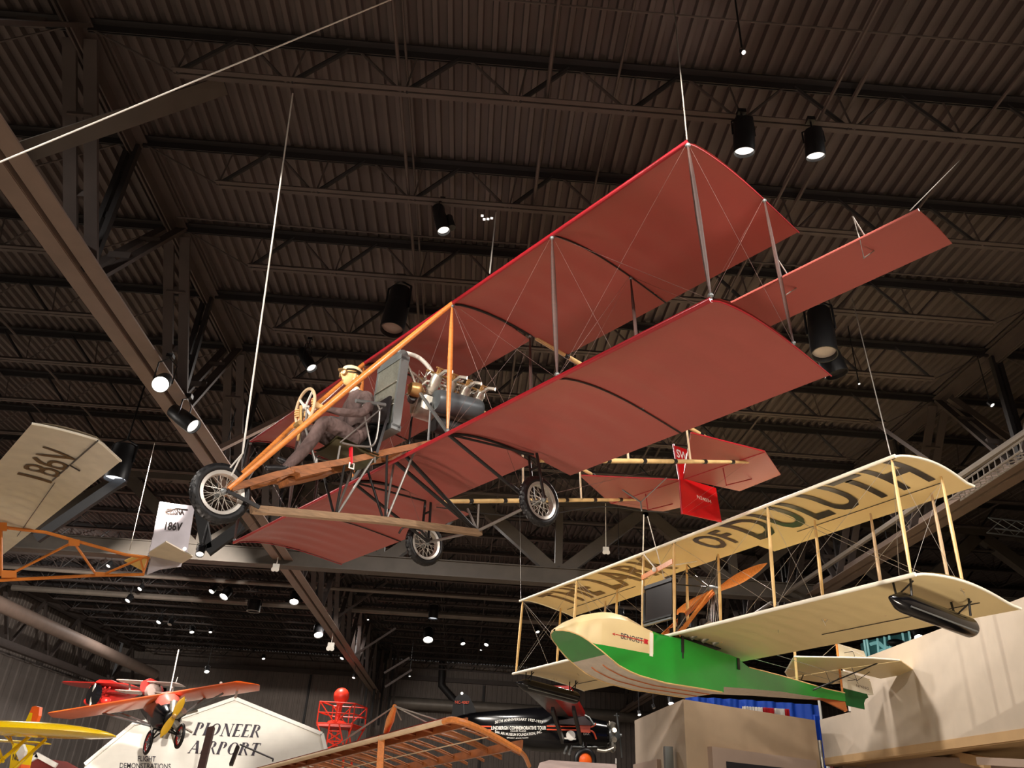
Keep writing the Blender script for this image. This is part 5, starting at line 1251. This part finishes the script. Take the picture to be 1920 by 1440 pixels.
keep(MB().tube(curve([at(1088, 1361, YK - .7), at(1108, 1363, YK - .68), at(1117, 1357, YK - .6)], 5), .03, 6).tube(curve([at(1088, 1372, YK - .7), at(1110, 1371, YK - .68), at(1118, 1386, YK - .6)], 5), .03, 6).build('nose_stripe', 'orange_line'), bk_)
keep(MB().box(at(1097, 1366.5, YK - .72), (.36, .03, .24)).build('nose_panel', 'orange_line', smooth=False), bk_)
ec = at(1148, 1380, YK)
for k in range(9):
    a = 2 * math.pi * k / 9; d_ = V((0, math.cos(a), math.sin(a)))
    keep(MB().tube([ec + d_ * .15, ec + d_ * .46], .09, 10).tube([ec + V((-.08, 0, 0)) + d_ * .2, ec + V((-.08, 0, 0)) + d_ * .5], .018, 6).build('cylinder', 'aluminium'), bk_)
keep(MB().lathe([(0, -.3), (.25, -.28), (.28, 0), (.2, .16), (.08, .26), (0, .28)], ec, (1, 0, 0), 18).build('crankcase', 'zinc'), bk_)
keep(MB().tube(curve([ec + V((-.1, -.2, -.42)), ec + V((0, 0, -.5)), ec + V((.1, .1, -.44))], 4), .05, 8).tube(curve([ec + V((-.6, -.3, -.5)), ec + V((-.3, -.3, -.52)), ec + V((-.0, -.25, -.4))], 4), .05, 8).build('exhaust_ring', 'aluminium'), bk_)
p0, p1 = at(1156, 1337, YK), at(1166, 1421, YK); keep(MB().loft([[mix(p0, p1, t) + V((.03 * math.cos(q), .09 * s * math.sin(q), 0)) for q in [k * math.pi / 4 for k in range(8)]] for t, s in ((0, .5), (.15, 1), (.5, .5), (.85, 1), (1, .4))]).lathe([(.0, -.1), (.06, -.08), (.06, .08), (0, .1)], mix(p0, p1, .5), (1, 0, 0), 12).build('propeller', 'zinc'), bk_)
keep(MB().tube([at(1151, 1341.5, YK), at(1161, 1342.5, YK)], .02, 5).build('propeller_tip_clamp', 'zinc'), bk_)
wk = empty('wheel', at(1097, 1426, YK - 1.6) - V(bk_.location), parent=bk_)
MB().lathe([(.30 + .09 * math.cos(2 * math.pi * k / 12), .09 * math.sin(2 * math.pi * k / 12)) for k in range(12)], (0, 0, 0), (.12, -1, -.08), 32, closed=True).build('tire', 'rubber', wk)
MB().lathe([(0, -.05), (.2, -.03), (.22, .03), (.12, .08), (0, .09)], (0, 0, 0), (.12, -1, -.08), 24).build('wheel_disc', 'orange', wk)
for p, q in (((1092, 1393), (1094, 1412)), ((1098, 1393), (1100, 1418)), ((1063, 1400), (1058, 1412)), ((1072, 1400), (1067, 1414))): tb([at(*p, YK - .8), at(*q, YK - 1.3)], .045, 'landing_strut', 'zinc' if p[0] != 1098 else 'black_tube', bk_)
tb([at(1150, 1399, YK), at(1100, 1401, YK - .5), at(1040, 1398, YK - .3), at(950, 1386, YK)], .03, 'belly_strip', 'zinc', bk_)
# other white-painted wings low behind the black plane
wl = root('white_wing', at(1090, 1430, 26), 'pale pinkish white wing lying low under the black monoplane', 'aeroplane wing')
keep(MB().prism([at(1012, 1430, 25), at(1030, 1425, 26), at(1156, 1433, 26), at(1157, 1450, 25), at(1005, 1448, 24)], V((0, .1, -.12))).build('panel', 'biplane_white', smooth=False), wl)
tb([at(1155, 1432, 25.9), at(1155, 1422, 25.9)], .02, 'post', 'lamp_white', wl)
# ---- uncovered wooden wing
A_, B_, C_ = at(832, 1353, 10.6), at(495, 1441, 15.5), at(984, 1412, 12.0)
ww = root('wooden_wing_frame', A_, 'uncovered wooden wing skeleton with kingpost and cables at the bottom', 'aeroplane wing')
sp_ = (B_ - A_); ch = (C_ - A_)
nrmw = sp_.cross(ch).normalized(); nrmw = nrmw if nrmw.z > 0 else -nrmw
def wp(u, v, z=0.0):
    """u: span from tip spar to root, v: chord"""
    if u < 0: return A_ + sp_ * u + ch * v + nrmw * z
    return A_ + sp_ * u + ch * v + nrmw * z
def kb_(pts, r, nm, m='wood_rib', n=8): return keep(MB().tube(pts, r, n).build(nm, m), ww)
kb_([wp(0, 0), wp(.5, 0), wp(1.15, 0)], .035, 'leading_edge', 'wood_light')
kb_(curve([wp(0, 0), at(850, 1350, 10.5), at(884, 1360, 10.6), at(925, 1380, 10.9), at(974, 1408, 11.3)], 6), .04, 'wing_tip_bow', 'wood_orange')
kb_(curve([at(974, 1408, 11.3), at(984, 1418, 11.6), at(992, 1436, 11.9)], 4), .03, 'wing_tip_bow', 'wood_orange')
def spar(v, nm='spar'):
    keep(MB().bar(wp(-.04, v, .02), wp(1.15, v, .02), .03, .11, up=nrmw).build(nm, 'wood_rib', smooth=False), ww)
spar(.14); spar(.82)
keep(MB().grid(lambda u, v: wp(1.15 * u, .14 * v, .05 + .03 * math.sin(v * 3)), 30, 3).build('nose_ply', 'cabin_red', smooth=False), ww)
for k in range(15):
    u = .02 + .075 * k; r_ = MB()
    h = .085 if k % 3 == 1 else .045
    def rp(v, s): return wp(u, v, s * h * .5 * (1 - .55 * v) * min(1, v * 6 + .35) + .06 * math.sin(math.pi * v ** .8))
    k2 = 14
    if k % 3 == 1:
        for i in range(k2): r_.add([rp(i / k2, 1), rp(i / k2, -1), rp((i + 1) / k2, -1), rp((i + 1) / k2, 1)], [(0, 1, 2, 3)]).add([rp(i / k2, 1) + sp_ * .004, rp(i / k2, -1) + sp_ * .004, rp((i + 1) / k2, -1) + sp_ * .004, rp((i + 1) / k2, 1) + sp_ * .004], [(0, 1, 2, 3)])
        r_.tube([rp(i / k2, -1) for i in range(k2 + 1)], .018, 5); r_.tube([rp(i / k2, 1) for i in range(k2 + 1)], .014, 5)
    else:
        r_.tube([rp(i / k2, -1) for i in range(k2 + 1)], .014, 5); r_.tube([rp(i / k2, 1) for i in range(k2 + 1)], .012, 5)
        for i in range(2, 12, 2): r_.bar(rp(i / k2, -1), rp(i / k2, 1), .03, .018)
        for i in range(2, 12, 2): r_.tube([rp(i / k2, -1), rp((i + 2) / k2, 1)], .007, 4)
    keep(r_.build('rib', 'wood_rib', smooth=False), ww)
for v in (.48,): kb_([wp(-.02, v, .0), wp(1.15, v, .0)], .008, 'stringer', 'wood_light', 5)
kp = at(740, 1324, 11.6); kf = at(724, 1373, 12.1)
kb_([kf, mix(kf, kp, .5), kp], [.04, .06, .03], 'kingpost', 'wood_orange', 10)
for q in (at(803, 1356, 11.2), at(826, 1352, 10.9), at(655, 1380, 12.9), at(640, 1392, 13.0), at(752, 1350, 12.8)): kb_([kp, q], .010, 'kingpost_cable', 'wire', 5)
keep(MB().bar(at(716, 1380, 12.0), at(712, 1445, 12.0), .09, .09, up=(0, 1, 0)).build('upright_post', 'wood_orange', smooth=False), ww)
for (u, v) in ((772, 1424), (790, 1428), (760, 1438)): pass
# brown uprights before the sign
o = MB().bar(at(396, 1365, 13.0), at(376, 1448, 12.4), .10, .06, up=(0, 1, 0)).build('propeller', 'wood_dark', smooth=False); tag(o, 'dark brown tapered blade standing in front of the AIRPORT lettering', 'propeller')
o = MB().bar(at(446, 1400, 12.8), at(433, 1434, 12.6), .05, .05, up=(0, 1, 0)).build('short_strut', 'black_letter', smooth=False); tag(o, 'short dark strut crossing the O of the AIRPORT lettering', 'strut')
o = MB().tube([at(450, 1396, 13.5), at(512, 1423, 14.2), at(511, 1428, 14.2)], .014, 5).build('tow_hook', 'iron'); tag(o, 'thin dark rod with a bent end before the white gable', 'rod')
# ---- blue bunting and flag panel
def drape(pts_top, pts_bot, y, nm, m, label, cat='banner'):
    def f(u, v):
        k = u * (len(pts_top) - 1); i = min(int(k), len(pts_top) - 2); t = k - i
        a = mix(at(*pts_top[i], y), at(*pts_top[i + 1], y), t); b = mix(at(*pts_bot[i], y), at(*pts_bot[i + 1], y), t)
        return mix(a, b, v) + V((0, .06 * math.sin(u * 46) + .03 * math.sin(u * 97 + 2), 0))
    o = MB().grid(f, 110, 6).grid(lambda u, v: f(u, v) + V((0, .015, 0)), 110, 6).build(nm, m); return tag(o, label, cat)
drape([(1285, 1306), (1400, 1312), (1536, 1322)], [(1285, 1345), (1400, 1350), (1542, 1365)], 22.5, 'blue_banner', 'blue_cloth', 'wide pleated blue cloth banner showing above the beige pavilion')
drape([(1524, 1340), (1540, 1342)], [(1532, 1445), (1548, 1445)], 22.0, 'blue_banner', 'blue_cloth', 'narrow hanging end of blue cloth between pavilion and parapet')
for i, (ua, ub, m, lb) in enumerate(((1392, 1430, 'flag_white', 'white stripe of bunting over the blue banner, first from the pavilion corner'), (1430, 1450, 'flag_red', 'longer red stripe of bunting over the blue banner'), (1450, 1470, 'flag_white', 'white stripe of bunting between the two red ones'), (1471, 1478, 'flag_red', 'short red stripe of bunting nearest the banner pole'))):
    drape([(ua, 1324 + (ua - 1392) * .07), (ub, 1324 + (ub - 1392) * .07)], [(ua + 2, 1350), (ub + 2, 1350)], 21.9, 'bunting_stripe', m, lb, 'bunting')
o = MB().tube([at(1535, 1310, 21.8), at(1541, 1356, 21.8), V((at(1541, 1356, 21.8).x, 21.8, 0))], .035, 8).build('banner_pole', 'lamp_white'); tag(o, 'white pole at the end of the blue banner', 'pole')
fl = root('small_flag', at(1558, 1432, 19.2), 'small hanging flag with blue top and red and white stripes', 'flag')
keep(MB().prism([at(1553, 1426, 19.2), at(1563, 1425, 19.2), at(1563, 1433, 19.2), at(1554, 1433, 19.2)], V((0, .02, 0))).build('canton', 'blue_cloth', smooth=False), fl)
for k in range(4): keep(MB().prism([at(1554.5 + 2.3 * k, 1433, 19.2), at(1556.6 + 2.3 * k, 1433, 19.2), at(1557 + 2.3 * k, 1446, 19.2), at(1554.9 + 2.3 * k, 1446, 19.2)], V((0, .02, 0))).build('stripe', 'flag_red' if k % 2 else 'flag_white', smooth=False), fl)
o = MB().tube([at(1536, 1388, 19.0), at(1543, 1448, 19.0)], .05, 8).build('chrome_post', 'aluminium'); tag(o, 'shiny metal post between pavilion and parapet', 'post')
# glass case glowing teal over the parapet
gc = root('display_case', at(1660, 1215, 22), 'tall teal lit glass display case showing above the parapet', 'display case')
keep(MB().prism([at(1628, 1201, 22), at(1702, 1186, 22), V((at(1706, 1235, 22).x, 22, 0)), V((at(1630, 1245, 22).x, 22, 0))], V((0, .5, 0))).build('glass', 'teal_panel', smooth=False), gc)
for (p, q) in (((1620, 1200), (1626, 1246)), ((1625, 1199), (1632, 1246)), ((1645, 1197), (1648, 1236)), ((1658, 1194), (1661, 1230)), ((1667, 1192), (1671, 1226)), ((1692, 1187), (1696, 1216)), ((1704, 1184), (1708, 1212))): tb([at(*p, 21.9), at(*q, 21.9)], .03, 'case_frame', 'teal_glow', gc, 6)
keep(MB().tube(curve([at(1632, 1208, 21.95), at(1646, 1205, 21.95), at(1655, 1212, 21.95), at(1666, 1216, 21.95), at(1650, 1221, 21.95)], 5), .05, 6).build('case_exhibit', 'teal_glow'), gc)
keep(MB().ball(at(1681, 1206, 21.8), .14, 14, 8, (2.0, 1, .8)).build('case_exhibit', 'lamp_black'), gc)
# ================================================================== lamps on the steelwork
def lampmat(m): return m
def cyl_light(c, d, R, L, lens, name, label, hanger=None, cat='spotlight', body='lamp_black', yoke=True, group=None, ring=False):
    """a tubular lamp head at c aiming along d, on a yoke and hanger"""
    c = V(c); d = V(d).normalized(); e = empty(name, c, (0, 0, 0), label, cat, group)
    MB().lathe([(R * .55, -L * .5), (R * .9, -L * .44), (R * .95, -L * .1), (R, -L * .08), (R, L * .5), (R * .93, L * .5), (R * .9, L * .40), (0.0, L * .40)], (0, 0, 0), d, 24).build('lamp_housing', body, e)
    MB().lathe([(0, L * .44), (R * .6, L * .43), (R * .9, L * .41)], (0, 0, 0), d, 24).build('lens', lens, e)
    if ring: MB().lathe([(R * .94, L * .49), (R * 1.03, L * .49), (R * 1.03, L * .53), (R * .94, L * .53)], (0, 0, 0), d, 24, closed=True).build('lens_ring', 'lamp_white', e)
    s = d.cross(V((0, 0, 1)));  s = s.normalized() if s.length > .05 else V((1, 0, 0))
    if yoke:
        top = V((0, 0, L * .56 + R * .3))
        MB().tube([s * R * 1.08, s * R * 1.05 + top * .75, top, -s * R * 1.05 + top * .75, -s * R * 1.08], R * .09, 6).build('yoke', body, e)
        if hanger: MB().tube([top, top + V((0, 0, hanger))], min(.02, max(.010, R * .10)), 6).box(top + V((0, 0, hanger)), (R * .8, R * .8, R * .5)).build('clamp', body, e)
    elif hanger: MB().tube([-d * L * .5, -d * L * .5 + V((0, 0, hanger))], max(.012, R * .15), 6).build('hanger_rod', body, e)
    return e
R_ = lambda px, y: px * y * 1.08 / 1462
def L(u, v, y, rpx, lpx, d, lens, label, name='spotlight', reach=9.62, **k):
    p = at(u, v, y) if y > 0 else atz(u, v, -y); D = (p - EYE).length; lpx = lpx / max(.45, (p - EYE).normalized().cross(V(d).normalized()).length)
    R, Ln = rpx * D / 1462, lpx * D / 1462
    k['hanger'] = max(.04, reach - p.z - Ln * .56 - R * .3)
    return cyl_light(p, d, R, Ln, lens, name, label, **k)
dn = V((0, 0, -1))
L(744, 580, -8.35, 22, 78, (-.05, -.15, -1), 'lens_off', 'big black cylinder lamp with a pale lens above the red wing centre', 'pendant_lamp', reach=8.86)
L(1540, 622, -8.2, 22, 78, (-.1, -.15, -1), 'lens_off', 'big black cylinder lamp beside the near tip of the red lower wing', 'pendant_lamp', reach=8.86)
L(1556, 672, -8.1, 20, 60, (.25, .0, -1), 'lamp_black', 'second black cylinder housing leaning behind the red lower wing tip', 'pendant_lamp', reach=8.86)
e1 = L(1395, 254, -8.5, 18, 56, (.0, .25, -1), 'lens_soft', 'black spotlight with square upper box, left of two above the red wing', reach=8.86)
L(1527, 268, -8.5, 16, 46, (.05, .25, -1), 'lens_soft', 'black round spotlight to the right of the boxy one on the same joist', reach=8.86)
e2 = L(826, 410, -8.6, 12, 46, (.28, -.1, -1), 'lens_soft', 'black twin spotlight clipped under the middle roof joist', reach=8.86)
MB().box((.0, .0, .16), (.19, .17, .14)).build('ballast_box', 'lamp_black', e1, smooth=False)
MB().lathe([(.035, -.1), (.05, -.08), (.055, .13), (.04, .13)], (.13, 0, -.03), (.28, -.1, -1), 14).build('second_head', 'lamp_black', e2)
MB().lathe([(0, .12), (.045, .12), (.045, .125)], (.13, 0, -.03), (.28, -.1, -1), 14).build('lens', 'lens_soft', e2)
L(574, 673, -8.45, 10, 40, (.55, -.2, -.8), 'lens_soft', 'slanted black spotlight hanging just above the pilot', reach=8.86)
L(305, 716, -6.9, 14, 34, (.30, -.80, -.55), 'lens_on', 'dazzling lit spotlight under the left girder', reach=7.2)
L(343, 784, -6.9, 14, 46, (.72, -.15, -.5), 'lens_soft', 'dark slanted spotlight under the left girder below the dazzling one', reach=7.2)
L(226, 866, -7.6, 19, 60, dn, 'lens_blue', 'large dark pendant lamp with bluish light behind the glider wing', 'pendant_lamp', hanger=1.0)
L(813, 1147, -8.4, 9, 24, dn, 'lens_blue', 'round pendant lamp high in the dark far bay', 'pendant_lamp', hanger=.3)
L(477, 1135, -8.4, 11, 20, dn, 'lamp_black', 'dark drum lamp with a thin bright ring in the far left bay', 'pendant_lamp', hanger=.3, ring=True)
far = [(265, 1101, 26, 4, 'lens_on', 'small bright round lamp under the orange tail boom, upper of a pair'), (243, 1122, 26, 5, 'lens_soft', 'small dark spotlight just under the bright lamp below the tail boom'),
 (206, 1058, 22, 4, 'lens_soft', 'small pale lamp showing through the glider truss'), (400, 1105, 25, 5, 'lens_on', 'bright spotlight to the left of the glaring pair'), (425, 1112, 25, 8, 'lens_on', 'glaring spotlight left of the drum lamp'),
 (553, 1120, 25, 8, 'lens_on', 'glaring spotlight touching the far part of the left girder'), (597, 1182, 29, 8, 'lens_on', 'glaring spotlight below the other on the left girder'),
 (300, 1163, 31, 4, 'lens_on', 'small bright lamp at the left end of the pale far pipe'), (360, 1181, 31, 4, 'lens_soft', 'small lamp hanging below the pale far pipe'), (320, 1167, 31, 4, 'lens_off', 'unlit black lamp between the two on the far pipe'), (395, 1182, 31, 3, 'lens_soft', 'tiny lamp at the right end of the pale far pipe'),
 (388, 1255, 36, 4, 'lens_on', 'small white spotlight above the orange right wing tip'), (494, 1232, 36, 3, 'lens_soft', 'tiny clear lamp above the white gable'), (643, 1231, 32, 4, 'lens_soft', 'grey tube spotlight low on the left girder'),
 (664, 1268, 38, 3, 'lens_soft', 'small pale spotlight far down the left girder above the beacon'), (803, 1190, 33, 9, 'lens_on', 'glaring triangular light in the dark far bay'), (867, 1203, 33, 4, 'lens_on', 'bright lamp left of a pair right of the triangular glare'), (913, 1205, 33, 4, 'lens_on', 'bright lamp right of a pair right of the triangular glare'),
 (902, 1217, 33, 2, 'lens_soft', 'tiny lamp under the right lamp of the far pair'), (1007, 1181, 26, 4, 'lens_soft', 'oval lamp seen between the far wing struts of the flying boat'), (1162, 1152, 20, 7, 'lens_on', 'glaring lamp just above the cream hull top'), (1666, 1029, 17, 7, 'lens_on', 'lit lamp between the near struts of the flying boat'),
 (1258, 1314, 21, 5, 'lens_on', 'bright lamp above the lit corner of the beige pavilion'), (1198, 1337, 24, 3, 'lens_on', 'small lamp at the left corner of the beige pavilion'), (1225, 1325, 23, 3, 'lens_off', 'dark small lamp between the two over the pavilion'), (1720, 1187, 22, 7, 'lens_on', 'bright white lamp over the parapet beside the teal case'),
 (768, 1266, 38, 2, 'lens_soft', 'tiny white lamp at the far brace in the dark bay'), (690, 1160, 30, 2, 'lens_soft', 'tiny slanted lamp near the column cluster'), (376, 1032, 14.4, 7, 'lens_soft', 'chrome fronted lamp on the dark brace beside the nose wheel'), (1392, 97, 5.5, 4, 'lens_soft', 'small twin lamp hanging high near the top edge'),
 (1857, 757, 16, 4, 'lens_soft', 'small lamp glinting beyond the right girder'), (1610, 718, 13, 2, 'lens_soft', 'tiny greenish pilot light on the joist right of the red tip')]
for (u, v, y, r, lens, lb) in far:
    d = V((random.uniform(-.3, .3), -.5, -.85))
    q = atz(u, v, 8.45)
    yy = y if (u > 1150 and v > 1180 or q.y > 47 or u in (376, 1162, 1666)) else -8.45
    L(u, v, yy, r, r * 2.0, d, lens, lb)
# emergency lights
for (u, v, y, lb) in ((517, 1066, 20.4, 'white twin emergency light on the left girder before the cross truss'), (620, 1214, 30.5, 'white twin headed work light low on the left girder'), (1136, 1034, 19.5, 'white box light below the red tail skid')):
    p = at(u, v, y); D = (p - EYE).length / 1462; e = empty('emergency_light', p, (0, 0, 0), lb, 'light')
    MB().box((0, 0, .25 * D * 18), (11 * D, 5 * D, 7 * D)).tube([(0, 0, .25 * D * 18), (0, 0, (7.2 if u < 600 else 9.6) - p.z)], .012, 5).build('lamp_box', 'lamp_white', e, smooth=False)
    for s in (-1, 1): MB().lathe([(0, -3 * D), (3 * D, -3 * D), (4 * D, 2 * D), (0, 2.4 * D)], (s * 3 * D, -2 * D, -2 * D), (0, -1, -.3), 12).build('lamp_head', 'lamp_white', e)
# small tags and sensors under the deck
for (u, v, lb) in ((908, 408, 'cluster of small white tags under the joist left of the pale cable'),):
    p = at(u, v, 8.15); e = empty('ceiling_tag', p, (0, 0, 0), lb, 'tag')
    for (dx, dz) in ((-.03, .03), (0, -.03), (.05, -.02), (.10, 0)): MB().box((dx, 0, dz), (.035, .01, .03)).build('tag_plate', 'lens_soft', e, smooth=False)  # brightness of the plates put in as glow from the soft lens material
